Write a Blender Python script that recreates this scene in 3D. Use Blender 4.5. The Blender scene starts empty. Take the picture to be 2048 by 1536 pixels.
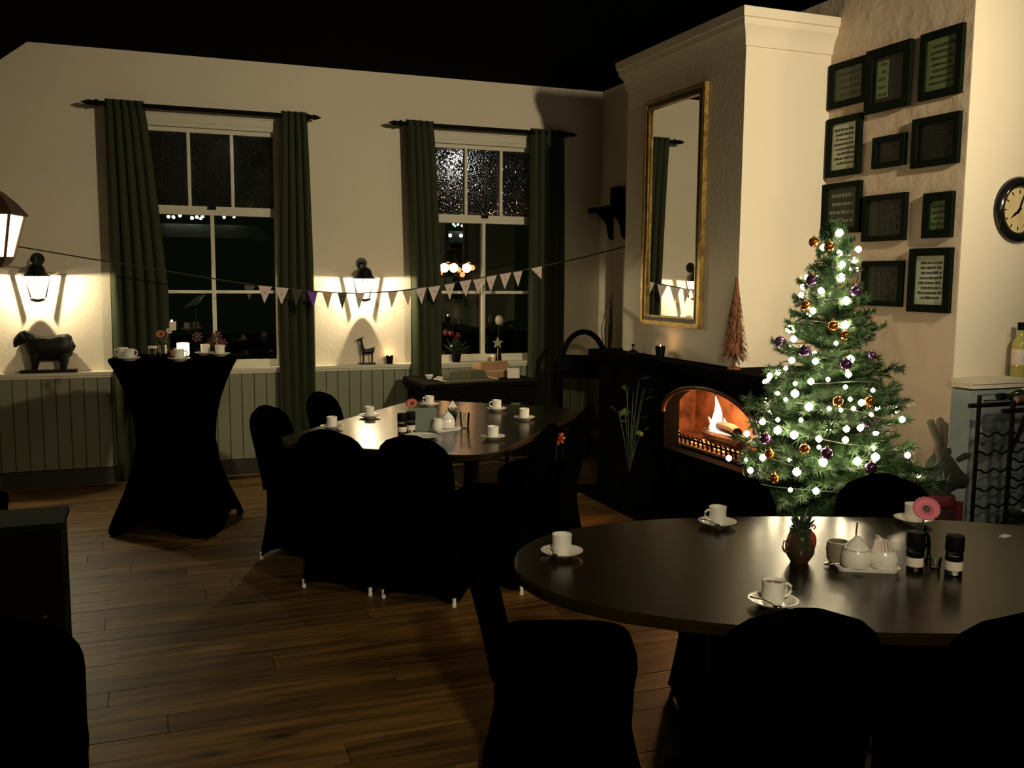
import bpy, math, random
from mathutils import Vector, Matrix
random.seed(7)
sc = bpy.context.scene
C = sc.collection
PI = math.pi
def R(d): return math.radians(d)

# ------------------------------------------------------------------ camera
cam_d = bpy.data.cameras.new('camera'); cam = bpy.data.objects.new('camera', cam_d); C.objects.link(cam)
sc.camera = cam
cam_d.sensor_fit = 'HORIZONTAL'; cam_d.sensor_width = 36.0; cam_d.lens = 1879.7/2048*36.0
cam_d.clip_start = 0.05; cam_d.clip_end = 200
yaw, pitch, roll = R(21.1014), R(6.401), R(0.4402)
fwd = Vector((math.sin(yaw)*math.cos(pitch), math.cos(yaw)*math.cos(pitch), -math.sin(pitch)))
rgt = Vector((math.cos(yaw), -math.sin(yaw), 0)); upv = rgt.cross(fwd)
r2 = math.cos(roll)*rgt + math.sin(roll)*upv; u2 = -math.sin(roll)*rgt + math.cos(roll)*upv
m = Matrix.Identity(4)
for i in range(3):
    m[i][0], m[i][1], m[i][2] = r2[i], u2[i], -fwd[i]
m[0][3], m[1][3], m[2][3] = 0, 0, 1.65
cam.matrix_world = m

# ------------------------------------------------------------------ world, exposure
w = bpy.data.worlds.new('night'); sc.world = w; w.use_nodes = True
bg = w.node_tree.nodes['Background']; bg.inputs[0].default_value = (0.40, 0.65, 0.25, 1); bg.inputs[1].default_value = 0.004
vs = sc.view_settings
vs.view_transform = 'Standard'; vs.look = 'None'; vs.exposure = 0.0; vs.gamma = 1.0; vs.use_curve_mapping = False

def lamp(name, kind, loc, energy, color, size=0.05, target=None, spot=None, blend=0.5):
    d = bpy.data.lights.new(name, kind); o = bpy.data.objects.new(name, d); C.objects.link(o)
    o.location = loc; d.energy = energy; d.color = color
    if kind in ('POINT', 'SPOT'): d.shadow_soft_size = size
    if kind == 'AREA': d.size = size
    if kind == 'SPOT': d.spot_size = R(spot); d.spot_blend = blend
    if target is not None:
        o.rotation_euler = (Vector(target)-Vector(loc)).to_track_quat('-Z', 'Y').to_euler()
    return o
WARM = (1.0, 0.83, 0.555)
# ceiling spotlight heads out of frame on the right of the camera, aimed into the room, then an added fill lamp
lamp('key_spot_light', 'SPOT', (3.28, 0.8, 3.10), 720, WARM, 0.09, (2.4, 8.0, 1.95), 82, 1.0)
lamp('clock_spot_light', 'SPOT', (4.55, 2.2, 3.15), 24, WARM, 0.06, (4.3, 3.9, 2.6), 110, 0.9)
lamp('fill_spot_light', 'SPOT', (0.2, -1.2, 3.15), 390, WARM, 0.12, (1.35, 2.7, 0.3), 66, 1.0)  # unseen fill lamp added behind the camera to brighten cups and floor

# ------------------------------------------------------------------ mesh helpers
class MB:
    def __init__(s): s.v = []; s.f = []
    def add(s, vs_, fs):
        n = len(s.v); s.v += [tuple(p) for p in vs_]; s.f += [tuple(n+i for i in f) for f in fs]; return s
    def box(s, x0, x1, y0, y1, z0, z1):
        return s.add([(x0,y0,z0),(x1,y0,z0),(x1,y1,z0),(x0,y1,z0),(x0,y0,z1),(x1,y0,z1),(x1,y1,z1),(x0,y1,z1)],
                     [(0,3,2,1),(4,5,6,7),(0,1,5,4),(1,2,6,5),(2,3,7,6),(3,0,4,7)])
    def rings(s, rings, cap0=True, cap1=True, closed=True):
        n = len(rings[0]); vs_ = [p for r in rings for p in r]; fs = []
        for i in range(len(rings)-1):
            for j in range(n if closed else n-1):
                k = (j+1) % n
                fs.append((i*n+j, i*n+k, (i+1)*n+k, (i+1)*n+j))
        if cap0: fs.append(tuple(range(n-1, -1, -1)))
        if cap1: fs.append(tuple((len(rings)-1)*n+j for j in range(n)))
        return s.add(vs_, fs)
    def lathe(s, prof, n=24, c=(0,0,0), cap0=False, cap1=False, sx=1, sy=1):
        rs = [[(c[0]+r*sx*math.cos(2*PI*j/n), c[1]+r*sy*math.sin(2*PI*j/n), c[2]+z) for j in range(n)] for r, z in prof]
        return s.rings(rs, cap0, cap1)
    def tube(s, pts, rad, n=8, caps=True):
        pts = [Vector(p) for p in pts]; rs = []
        if not isinstance(rad, (list, tuple)): rad = [rad]*len(pts)
        ref = None
        for i, p in enumerate(pts):
            t = (pts[min(i+1, len(pts)-1)] - pts[max(i-1, 0)])
            if t.length < 1e-9: t = Vector((0,0,1))
            t.normalize()
            if ref is None: ref = Vector((0,0,1)) if abs(t.z) < .9 else Vector((1,0,0))
            a = t.cross(ref); 
            if a.length < 1e-4: a = t.cross(Vector((0.3,1,0.2)))
            a.normalize(); b = t.cross(a); ref = -b if False else ref
            rs.append([tuple(p + rad[i]*(math.cos(2*PI*j/n)*a + math.sin(2*PI*j/n)*b)) for j in range(n)])
        return s.rings(rs, caps, caps)
    def loft(s, secs, n=16, axis='x'):
        # secs: (x, yc, zc, ry, rz) ellipse sections along x
        rs = []
        for (x, yc, zc, ry, rz) in secs:
            rs.append([(x, yc+ry*math.cos(2*PI*j/n), zc+rz*math.sin(2*PI*j/n)) for j in range(n)])
        return s.rings(rs)
    def ball(s, c, r, n=16, m_=10, sx=1, sy=1, sz=1):
        prof = [(max(r*math.sin(PI*i/m_), 1e-4), -r*sz*math.cos(PI*i/m_)) for i in range(m_+1)]
        return s.lathe(prof, n, c, True, True, sx, sy)
    def prism(s, poly, y0, y1):
        # polygon in xz extruded along y
        n = len(poly)
        return s.rings([[(p[0], y0, p[1]) for p in poly], [(p[0], y1, p[1]) for p in poly]])
    def prismz(s, poly, z0, z1):
        return s.rings([[(p[0], p[1], z0) for p in poly], [(p[0], p[1], z1) for p in poly]])
    def mesh(s, name, mat, smooth=35):
        me = bpy.data.meshes.new(name); me.from_pydata(s.v, [], s.f); me.update()
        import bmesh as _b
        bm = _b.new(); bm.from_mesh(me); _b.ops.recalc_face_normals(bm, faces=bm.faces); bm.to_mesh(me); bm.free()
        if smooth:
            me.polygons.foreach_set('use_smooth', [True]*len(me.polygons)); me.set_sharp_from_angle(angle=R(smooth))
        if mat: me.materials.append(mat)
        return me
    def build(s, name, mat, parent=None, smooth=35, loc=None, rot=None):
        return link(name, s.mesh(name, mat, smooth), parent, loc, rot)
def link(name, me, parent=None, loc=None, rot=None):
    o = bpy.data.objects.new(name, me); C.objects.link(o)
    if parent: o.parent = parent
    if loc: o.location = loc
    if rot: o.rotation_euler = rot
    return o
def tag(o, label, cat, group=None):
    o['label'] = label; o['category'] = cat
    if group: o['group'] = group
    return o
def struct(o, label=None):
    o['kind'] = 'structure'
    if label: o['label'] = label
    return o
def thing(name, label, cat, loc=(0,0,0), rz=0, group=None):
    o = bpy.data.objects.new(name, None); C.objects.link(o); o.location = loc; o.rotation_euler = (0,0,rz)
    o.empty_display_size = 0.1
    return tag(o, label, cat, group)
def copy_tree(o, parent=None):
    c = o.copy(); C.objects.link(c); c.parent = parent
    for ch in o.children: copy_tree(ch, c)
    return c
def rrect(x0, x1, y0, y1, r, n=6):
    pts = []
    for cx, cy, a0 in ((x1-r, y1-r, 0), (x0+r, y1-r, 90), (x0+r, y0+r, 180), (x1-r, y0+r, 270)):
        for i in range(n+1):
            a = R(a0+90*i/n); pts.append((cx+r*math.cos(a), cy+r*math.sin(a)))
    return pts
def superell(a, b, e=2.3, n=64):
    pts = []
    for i in range(n):
        t = 2*PI*i/n; c, s_ = math.cos(t), math.sin(t)
        pts.append((a*math.copysign(abs(c)**(2/e), c), b*math.copysign(abs(s_)**(2/e), s_)))
    return pts

# ------------------------------------------------------------------ materials
def mat(name, col, rough=0.6, metal=0.0, spec=0.5, noise=None, bump=None, coat=0, emit=None, estr=0, alpha=None, trans=0):
    """noise=(scale, amount, colour2)  bump=(scale, strength)"""
    M = bpy.data.materials.new(name); M.use_nodes = True
    nt = M.node_tree; b = nt.nodes['Principled BSDF']
    b.inputs['Base Color'].default_value = (*col, 1); b.inputs['Roughness'].default_value = rough
    b.inputs['Metallic'].default_value = metal; b.inputs['Specular IOR Level'].default_value = spec
    b.inputs['Coat Weight'].default_value = coat; b.inputs['Coat Roughness'].default_value = 0.08
    b.inputs['Transmission Weight'].default_value = trans
    if emit:
        b.inputs['Emission Color'].default_value = (*emit, 1); b.inputs['Emission Strength'].default_value = estr
    tc = nt.nodes.new('ShaderNodeTexCoord')
    if noise:
        sc_, amt, c2 = noise
        n = nt.nodes.new('ShaderNodeTexNoise'); n.inputs['Detail'].default_value = 4
        mp = nt.nodes.new('ShaderNodeMapping')
        mp.inputs['Scale'].default_value = sc_ if isinstance(sc_, tuple) else (sc_,)*3
        nt.links.new(tc.outputs['Object'], mp.inputs[0]); nt.links.new(mp.outputs[0], n.inputs['Vector'])
        n.inputs['Scale'].default_value = 1.0
        mx = nt.nodes.new('ShaderNodeMix'); mx.data_type = 'RGBA'
        mx.inputs[6].default_value = (*col, 1); mx.inputs[7].default_value = (*c2, 1)
        rp = nt.nodes.new('ShaderNodeMapRange'); rp.inputs[1].default_value = .35; rp.inputs[2].default_value = .7; rp.inputs[4].default_value = amt
        nt.links.new(n.outputs[0], rp.inputs[0]); nt.links.new(rp.outputs[0], mx.inputs[0])
        nt.links.new(mx.outputs[2], b.inputs['Base Color'])
    if bump:
        n2 = nt.nodes.new('ShaderNodeTexNoise'); n2.inputs['Scale'].default_value = bump[0]; n2.inputs['Detail'].default_value = 5
        nt.links.new(tc.outputs['Object'], n2.inputs['Vector'])
        bp = nt.nodes.new('ShaderNodeBump'); bp.inputs['Strength'].default_value = bump[1]; bp.inputs['Distance'].default_value = 0.02
        nt.links.new(n2.outputs[0], bp.inputs['Height']); nt.links.new(bp.outputs[0], b.inputs['Normal'])
    return M
def emat(name, col, strength):
    M = bpy.data.materials.new(name); M.use_nodes = True; nt = M.node_tree; nt.nodes.clear()
    e = nt.nodes.new('ShaderNodeEmission'); e.inputs[0].default_value = (*col, 1); e.inputs[1].default_value = strength
    o = nt.nodes.new('ShaderNodeOutputMaterial'); nt.links.new(e.outputs[0], o.inputs[0]); return M
def glassmat(name, tint=(1,1,1), rough=0.0, bump=None, ior=1.5, gain=1.6, refr=False):
    M = bpy.data.materials.new(name); M.use_nodes = True; nt = M.node_tree; nt.nodes.clear()
    t = nt.nodes.new('ShaderNodeBsdfRefraction' if refr else 'ShaderNodeBsdfTransparent'); t.inputs[0].default_value = (*tint, 1)
    if refr: t.inputs['Roughness'].default_value = .18; t.inputs['IOR'].default_value = 1.3
    g = nt.nodes.new('ShaderNodeBsdfGlossy'); g.inputs['Roughness'].default_value = rough
    fr = nt.nodes.new('ShaderNodeFresnel'); fr.inputs[0].default_value = ior
    mu = nt.nodes.new('ShaderNodeMath'); mu.operation = 'MULTIPLY'; mu.inputs[1].default_value = gain; mu.use_clamp = True
    mx = nt.nodes.new('ShaderNodeMixShader'); o = nt.nodes.new('ShaderNodeOutputMaterial')
    nt.links.new(fr.outputs[0], mu.inputs[0]); nt.links.new(mu.outputs[0], mx.inputs[0])
    nt.links.new(t.outputs[0], mx.inputs[1]); nt.links.new(g.outputs[0], mx.inputs[2]); nt.links.new(mx.outputs[0], o.inputs[0])
    if bump:
        tc = nt.nodes.new('ShaderNodeTexCoord'); n = nt.nodes.new('ShaderNodeTexVoronoi'); n.inputs['Scale'].default_value = bump[0]
        nt.links.new(tc.outputs['Object'], n.inputs['Vector'])
        bp = nt.nodes.new('ShaderNodeBump'); bp.inputs['Strength'].default_value = bump[1]; bp.inputs['Distance'].default_value = 0.01
        nt.links.new(n.outputs[0], bp.inputs['Height']); nt.links.new(bp.outputs[0], g.inputs['Normal'])
        if refr: nt.links.new(bp.outputs[0], t.inputs['Normal'])
    return M

PLASTER = mat('cream_plaster', (.70,.63,.49), .85, bump=(35,.08), noise=(1.2,.35,(.62,.54,.41)))
ROUGHPL = mat('rough_stucco', (.62,.50,.37), .9, noise=((2.5,2.5,1.2),.7,(.52,.40,.29)), bump=(9,.55))
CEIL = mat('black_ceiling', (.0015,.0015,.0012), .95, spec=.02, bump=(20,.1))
WAINS = mat('sage_wainscot', (.19,.20,.125), .55, noise=((9,9,1.5),.5,(.155,.165,.10)))
TRIMW = mat('window_white', (.58,.55,.42), .5, noise=(6,.4,(.5,.47,.35)))
BASEB = mat('dark_baseboard', (.02,.018,.012), .5, noise=(8,.5,(.03,.025,.015)))
def floor_mat():
    M = mat('oak_board', (.10,.058,.018), .5, spec=.2)
    nt = M.node_tree; b = nt.nodes['Principled BSDF']
    tc = nt.nodes.new('ShaderNodeTexCoord'); oi = nt.nodes.new('ShaderNodeObjectInfo')
    mp = nt.nodes.new('ShaderNodeMapping'); mp.inputs['Scale'].default_value = (1.2, 14, 1)
    ad = nt.nodes.new('ShaderNodeVectorMath'); ad.operation = 'ADD'
    ms = nt.nodes.new('ShaderNodeVectorMath'); ms.operation = 'SCALE'; ms.inputs['Scale'].default_value = 37
    cx = nt.nodes.new('ShaderNodeCombineXYZ')
    nt.links.new(oi.outputs['Random'], cx.inputs[0]); nt.links.new(oi.outputs['Random'], cx.inputs[1]); nt.links.new(cx.outputs[0], ms.inputs[0])
    nt.links.new(tc.outputs['Object'], ad.inputs[0]); nt.links.new(ms.outputs[0], ad.inputs[1]); nt.links.new(ad.outputs[0], mp.inputs[0])
    n = nt.nodes.new('ShaderNodeTexNoise'); n.inputs['Scale'].default_value = 1.6; n.inputs['Detail'].default_value = 6; n.inputs['Distortion'].default_value = .6
    nt.links.new(mp.outputs[0], n.inputs['Vector'])
    cr = nt.nodes.new('ShaderNodeValToRGB'); e = cr.color_ramp.elements
    e[0].position = .3; e[0].color = (.035,.019,.006,1); e[1].position = .68; e[1].color = (.16,.088,.022,1)
    nt.links.new(n.outputs[0], cr.inputs[0])
    # dark knots
    v = nt.nodes.new('ShaderNodeTexVoronoi'); v.inputs['Scale'].default_value = 1.0
    mp2 = nt.nodes.new('ShaderNodeMapping'); mp2.inputs['Scale'].default_value = (1.7, 5, 1)
    nt.links.new(ad.outputs[0], mp2.inputs[0]); nt.links.new(mp2.outputs[0], v.inputs['Vector'])
    mr = nt.nodes.new('ShaderNodeMapRange'); mr.inputs[1].default_value = .05; mr.inputs[2].default_value = .16
    nt.links.new(v.outputs['Distance'], mr.inputs[0])
    mx = nt.nodes.new('ShaderNodeMix'); mx.data_type = 'RGBA'; mx.inputs[6].default_value = (.012,.007,.003,1)
    nt.links.new(mr.outputs[0], mx.inputs[0]); nt.links.new(cr.outputs[0], mx.inputs[7])
    hv = nt.nodes.new('ShaderNodeHueSaturation'); mr2 = nt.nodes.new('ShaderNodeMapRange'); mr2.inputs[3].default_value = .6; mr2.inputs[4].default_value = 1.35
    nt.links.new(oi.outputs['Random'], mr2.inputs[0]); nt.links.new(mr2.outputs[0], hv.inputs['Value']); nt.links.new(mx.outputs[2], hv.inputs['Color'])
    nt.links.new(hv.outputs[0], b.inputs['Base Color'])
    bp = nt.nodes.new('ShaderNodeBump'); bp.inputs['Strength'].default_value = .15; bp.inputs['Distance'].default_value = .01
    nt.links.new(n.outputs[0], bp.inputs['Height']); nt.links.new(bp.outputs[0], b.inputs['Normal'])
    return M
OAK = floor_mat()
SUBF = mat('dark_subfloor', (.02,.012,.006), .8, noise=(3,.4,(.03,.018,.008)))
BLACKC = mat('black_stretch_cloth', (.0009,.0009,.001), .95, spec=.0, bump=(60,.1))
def wood(name, c1, c2, rough, coat=0, spec=.5, sc_=(1,12,12)):
    return mat(name, c1, rough, coat=coat, spec=spec, noise=(sc_, .9, c2), bump=(30,.02))
TABLE = wood('varnished_table', (.012,.0085,.0016), (.006,.0042,.0008), .24, coat=0, spec=.22)
TABLE.node_tree.nodes['Principled BSDF'].inputs['Specular Tint'].default_value = (1,.80,.42,1)
DARKW = wood('dark_wood', (.0035,.0025,.0015), (.002,.0015,.001), .75, spec=.05)
BLACKM = mat('black_iron', (.0022,.0022,.0022), .65, metal=.0, spec=.1, noise=(20,.4,(.004,.004,.0035)))
BRONZE = mat('dark_bronze', (.006,.006,.005), .42, spec=.3, noise=(15,.4,(.011,.010,.008)))
CURT = mat('green_grey_curtain', (.043,.050,.028), .95, spec=.05, noise=((40,40,4),.5,(.034,.041,.021)))
CHINA = mat('white_china', (.78,.76,.68), .18, coat=.3, noise=(4,.15,(.74,.72,.64)))
COFFEE = mat('coffee', (.05,.025,.012), .2, noise=(30,.5,(.12,.07,.03)))
STEEL = mat('steel', (.75,.73,.68), .22, metal=1, noise=(20,.1,(.6,.58,.54)))
CHROME = mat('leg_cap', (.80,.78,.72), .35, noise=(20,.1,(.7,.68,.62)))
GOLD = mat('antique_gold', (.34,.22,.055), .38, metal=.75, noise=(14,.8,(.10,.06,.015)), bump=(40,.2))
GOLDD = mat('dark_gold', (.035,.022,.008), .5, metal=.3, noise=(14,.7,(.015,.01,.004)))
MIRROR = mat('mirror_glass', (.92,.92,.90), .0, metal=1, noise=(1,.02,(.9,.9,.88)))
PANE = glassmat('clear_pane', gain=1.5)
OBSC = glassmat('obscured_pane', (.7,.7,.7), .06, (55,1.0), gain=1.5, refr=True)
BOTTLEG = glassmat('clear_glass', (.93,.95,.90), .0, gain=2.0)
FRAMEK = mat('black_green_frame', (.0025,.006,.0025), .7, spec=.06, noise=(12,.5,(.004,.009,.004)))
def paper(name, c): return mat(name, c, .5, spec=.3, noise=(5,.4,tuple(x*.8 for x in c)))
PAPER_W = paper('pale_print', (.42,.45,.33)); PAPER_G = paper('green_print', (.12,.17,.06)); PAPER_D = paper('dark_print', (.004,.005,.004)); PAPER_M = paper('olive_mat', (.014,.022,.008)); PAPER_B = paper('dim_print', (.06,.075,.032))
INK = mat('dark_ink', (.02,.025,.015), .6, noise=(9,.3,(.03,.035,.02))); INKL = mat('light_ink', (.16,.17,.12), .6, noise=(9,.3,(.12,.13,.09)))
NEEDLE = mat('fir_needle', (.036,.086,.024), .55, noise=(9,.7,(.014,.040,.012)))
BARK = mat('bark', (.05,.03,.016), .9, noise=(12,.6,(.03,.018,.01)))
COPPER = mat('copper_bauble', (.62,.20,.045), .12, metal=.9, noise=(3,.2,(.5,.16,.04)))
PURPLE = mat('plum_bauble', (.15,.07,.17), .08, metal=.85, noise=(3,.2,(.11,.05,.13)))
BULB = emat('fairy_bulb', (1.0,.83,.52), 75)
BULBS = emat('fairy_bulb_small', (1.0,.83,.52), 35)
FLAME = emat('flame', (1.0,.50,.17), 16)
FLAME2 = emat('flame_core', (1.0,.78,.50), 30)
EMBER = emat('ember', (1.0,.26,.06), 4)
BRICK = mat('soot_firebrick', (.45,.20,.10), .9, noise=(9,.9,(.07,.035,.02)), bump=(14,.5))
WAXG = emat('tealight_flame', (1.0,.62,.28), 22)
RED = mat('red_felt', (.25,.02,.02), .8, noise=(10,.4,(.18,.015,.015)))
PINK = mat('pink_petal', (.75,.20,.27), .6, noise=(20,.4,(.62,.14,.2)))
SALMON = mat('salmon_petal', (.55,.14,.10), .6, noise=(20,.4,(.45,.1,.07)))
LEAF = mat('leaf_green', (.045,.085,.03), .5, noise=(10,.5,(.03,.06,.02)))
LEAFD = mat('dark_leaf', (.012,.030,.014), .5, noise=(10,.5,(.008,.02,.01)))
KRAFT = mat('kraft_brown', (.33,.18,.085), .8, noise=(8,.4,(.26,.14,.06)))
CREAMP = mat('cream_paper', (.70,.62,.54), .8, noise=(8,.2,(.64,.56,.48)))
TEAL = mat('sage_card', (.10,.135,.095), .7, noise=(8,.3,(.085,.115,.08)))
SILV = mat('silver_tray', (.6,.56,.42), .3, metal=.8, noise=(9,.3,(.45,.4,.28)))

# ================================================================== STRUCTURE
YB, ZC, XP, YP, XC = 8.15, 3.395, 4.03, 3.85, 3.40     # back wall, ceiling, picture wall, clock wall, chimney face
W1, W2 = .507, 2.862                                    # window centres
HW, SZ, HZ = .56, .895, 2.93                            # opening half width, sill, head
sub = struct(MB().box(-3.2, 7.0, -3.0, YB+.1, -.12, -.022).build('floor', SUBF, smooth=0), 'warm brown oak plank floor running across the room')
# oak boards: each its own piece
bw = .145
pl_cache = {}
rows = int((YB-.35)/bw)
for i in range(rows):
    y = YB-.03 - (i+1)*bw
    x = -2.6 - random.random()*1.6
    while x < (6.2 if y < 3.75 else 4.1):
        L = random.choice((1.5, 1.8, 2.1, 2.4))
        xe = x+L
        # trim against the walls and hearth
        if xe > -2.4:
            if L not in pl_cache:
                pl_cache[L] = MB().box(.0015, L-.0015, .002, bw-.002, -.022, 0).mesh('floor_board', OAK, 0)
            link('floor_board', pl_cache[L], sub, (x, y, random.uniform(-.0008, .0008)))
        x = xe
# ceiling with the sloped side on the left
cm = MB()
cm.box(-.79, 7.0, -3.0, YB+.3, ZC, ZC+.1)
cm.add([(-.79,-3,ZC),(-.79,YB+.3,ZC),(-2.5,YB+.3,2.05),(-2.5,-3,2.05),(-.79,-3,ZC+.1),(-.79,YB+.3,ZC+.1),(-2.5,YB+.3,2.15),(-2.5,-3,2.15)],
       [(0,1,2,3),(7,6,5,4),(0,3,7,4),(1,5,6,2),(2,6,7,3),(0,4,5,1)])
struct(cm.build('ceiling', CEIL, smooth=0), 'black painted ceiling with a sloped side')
# back wall with two window openings
wb = MB(); ya, yb = YB, YB+.3
xs = [-2.5, W1-HW, W1+HW, W2-HW, W2+HW, XP]
for a, b_ in ((0,1), (2,3), (4,5)): wb.box(xs[a], xs[b_], ya, yb, 0, ZC)
for a, b_ in ((1,2), (3,4)):
    wb.box(xs[a], xs[b_], ya, yb, 0, SZ-.03); wb.box(xs[a], xs[b_], ya, yb, HZ, ZC)
struct(wb.build('wall_back', PLASTER, smooth=0), 'cream plastered back wall with two tall sash windows')
struct(MB().box(-2.6, -2.5, -3.0, YB+.3, 0, 2.1).build('wall_left', PLASTER, smooth=0))
struct(MB().box(XP, XP+.3, 6.75, YB+.3, 0, ZC).build('wall_alcove', PLASTER, smooth=0), 'shadowed wall in the corner behind the fireplace')
struct(MB().box(XP, XP+.3, YP, 6.75, 0, ZC).build('wall_right', ROUGHPL, smooth=0), 'rough beige stucco wall with framed prints')
struct(MB().box(XP+.0005, 7.0, YP-.006, YP, 0, ZC).box(XP+.31, 7.0, YP, YP+.2, 0, ZC).build('wall_clock', PLASTER, smooth=0), 'bright cream wall carrying the round clock')
# chimney breast (upper) with cornice
cb = MB().box(XC, XP, 4.945, 6.44, 1.05, 3.05)
struct(cb.build('wall_chimney', PLASTER, smooth=0), 'cream chimney breast above the fireplace')
cor = MB()
prof = [(0,3.05),(.012,3.05),(.018,3.09),(.03,3.13),(.055,3.165),(.06,3.20),(.07,3.205),(.075,3.26)]
rs = []
for d, z in prof:
    rs.append([(XP, 4.945-d, z), (XC-d, 4.945-d, z), (XC-d, 6.44+d, z), (XP, 6.44+d, z)])
cor.rings(rs, True, True)
struct(cor.build('trim_1', PLASTER, smooth=20), 'moulded cream cornice around the chimney top')
# wainscot boards, ledge, baseboard on the back wall
wn = struct(MB().box(-2.5, XP, 8.075, YB, .13, .865).build('trim_2', WAINS, smooth=0), 'sage green tongue and groove wainscot under the windows')
bmesh_ = MB().prismz([(.004,0),(.096,0),(.1,-.0),(.096,-.015),(.004,-.015),(0,0)], .13, .85).mesh('wainscot_board', WAINS, 20)
nb = int((XP+1.5)/.1)
for i in range(nb):
    link('wainscot_board', bmesh_, wn, (-1.5+i*.1, 8.075, 0))
struct(MB().box(-2.5, XP, 8.035, YB, .87, SZ).box(-2.5, XP, 8.05, YB, .85, .87).build('trim_3', TRIMW, smooth=0), 'painted ledge along the top of the wainscot')
struct(MB().box(-2.5, XP, 8.052, YB, 0, .125).build('baseboard_back', BASEB, smooth=0))
struct(MB().box(XP-.02, XP, YP, 4.1, 0, .12).build('baseboard_right', BASEB, smooth=0))

# windows
def window(n, xc, label):
    root = bpy.data.objects.new('window_%d' % n, None); C.objects.link(root); root.location = (xc, 0, 0)
    struct(root, label)
    y0, y1 = 8.165, 8.225
    g = .5
    MB().box(-HW, -g, y0-.005, y1, SZ, HZ).build('jamb', TRIMW, root, 0)
    MB().box(g, HW, y0-.005, y1, SZ, HZ).build('jamb', TRIMW, root, 0)
    MB().box(-HW-.04, HW+.04, YB-.03, YB+.001, 2.835, 2.935).box(-HW-.06, HW+.06, YB-.045, YB, 2.925, 2.955).box(-HW-.04,HW+.04,YB-.04,YB,2.865,2.875).build('head_casing', TRIMW, root, 0)
    MB().box(-g, g, y0, y1, 2.80, 2.84).build('top_rail', TRIMW, root, 0)
    MB().box(-g, g, y0-.02, y1+.01, 2.145, 2.215).build('meeting_rail', TRIMW, root, 0)
    MB().box(-g, g, y0-.01, y1, SZ, .955).build('bottom_rail', TRIMW, root, 0)
    for x in (-.168, .168): MB().box(x-.0125, x+.0125, y0, y1, 2.215, 2.80).build('muntin', TRIMW, root, 0)
    MB().box(-.015, .015, y0-.01, y1, .955, 2.145).build('muntin', TRIMW, root, 0)
    for s_ in (-1, 1):
        MB().box(min(s_*.015, s_*g), max(s_*.015, s_*g), y0, y1, 1.51, 1.535).build('muntin', TRIMW, root, 0)
    e = [-g, -.168, .168, g]
    for i in range(3):
        MB().box(e[i]+.006, e[i+1]-.006, 8.19, 8.196, 2.21, 2.805).build('textured_pane', OBSC, root, 0)
    for s_ in (-1, 1):
        for z0, z1 in ((.95, 1.512), (1.533, 2.15)):
            MB().box(min(s_*.012, s_*g), max(s_*.012, s_*g), 8.19, 8.194, z0, z1).build('pane', PANE, root, 0)
    MB().box(-.03, .03, y0-.045, y0-.018, 2.19, 2.215).build('sash_catch', BLACKM, root, 0)
window(1, W1, 'tall sash window behind the black bar table')
window(2, W2, 'tall sash window above the cluttered sideboard')

# half-height panelled ledge under the clock
hl = MB().box(XP, 7.0, 3.715, YP, 0, 1.08)
BLUEG = mat('blue_grey_panel', (.24,.29,.30), .5, noise=(5,.4,(.20,.25,.26)))
hlo = struct(hl.build('wall_ledge', BLUEG, smooth=0), 'blue-grey panelled half wall below the clock')
MB().box(XP-.012, 7.0, 3.70, YP, 1.115, 1.14).box(XP-.004, 7.0, 3.708, YP, 1.09, 1.115).build('ledge_cap', PLASTER, hlo, 0)
MB().box(XP+.04, 7.0, 3.70, 3.715, 1.03, 1.05).box(XP+.04, 7.0, 3.704, 3.715, 1.06, 1.075).box(XP+.04, XP+.07, 3.70, 3.715, .1, 1.03).build('panel_moulding', BLUEG, hlo, 0)

# ================================================================== FIREPLACE
FX = 3.28
SOOT = mat('soot_black_stone', (.0018,.0018,.0018), .95, spec=.02, noise=(14,.4,(.003,.003,.0028)))
fp = thing('fireplace', 'black fireplace with arched opening and a burning log fire', 'fireplace', (FX, 5.3, 0))
def fl(y): return y-5.3
sb = MB()   # surround, local x from 0 (front) to XP-FX
D = XP-FX
o0, o1, zb, zs, zt = fl(4.53), fl(5.59), .504, .756, .967
sb.box(0, .45, fl(4.42), o0, 0, 1.05); sb.box(0, .12, o1, fl(6.6), 0, 1.05); sb.box(0, .45, o0, o1, 0, zb)
sb.box(.12, D, fl(6.5), fl(6.6), 0, 1.05)
N = 16; yc, ry = (o0+o1)/2, (o1-o0)/2
for i in range(N):
    a0, a1 = PI*i/N, PI*(i+1)/N
    p0 = (yc-ry*math.cos(a0), zs+(zt-zs)*math.sin(a0)); p1 = (yc-ry*math.cos(a1), zs+(zt-zs)*math.sin(a1))
    sb.add([(0,p0[0],p0[1]),(0,p1[0],p1[1]),(0,p1[0],1.05),(0,p0[0],1.05),(.1,p0[0],p0[1]),(.1,p1[0],p1[1]),(.1,p1[0],1.05),(.1,p0[0],1.05)],
           [(0,1,2,3),(7,6,5,4),(0,4,5,1),(3,2,6,7)])
sb.build('surround', SOOT, fp, 20)
MB().box(-.07, .49, fl(4.36), fl(4.94), 1.05, 1.108).box(-.07, D, fl(4.94), fl(6.66), 1.05, 1.108).box(-.04, .47, fl(4.39), fl(6.63), 1.02, 1.05).build('mantel_shelf', SOOT, fp, 0)
MB().box(-.20, 0, fl(4.45), fl(6.6), 0, .04).build('hearth_slab', SOOT, fp, 0)
fb = MB()   # firebox back, sides, roof
fb.box(.60, .64, o0, fl(6.2), zb, 1.02); fb.box(.1, .64, fl(6.15), fl(6.2), zb, 1.02); fb.box(.1, .64, o0, fl(6.2), .985, 1.02); fb.box(.1,.64,o0,fl(6.2),zb-.05,zb); fb.box(.44,.64,o0-.05,o0,zb,1.02)
fb.build('firebox', BRICK, fp, 0)
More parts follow.
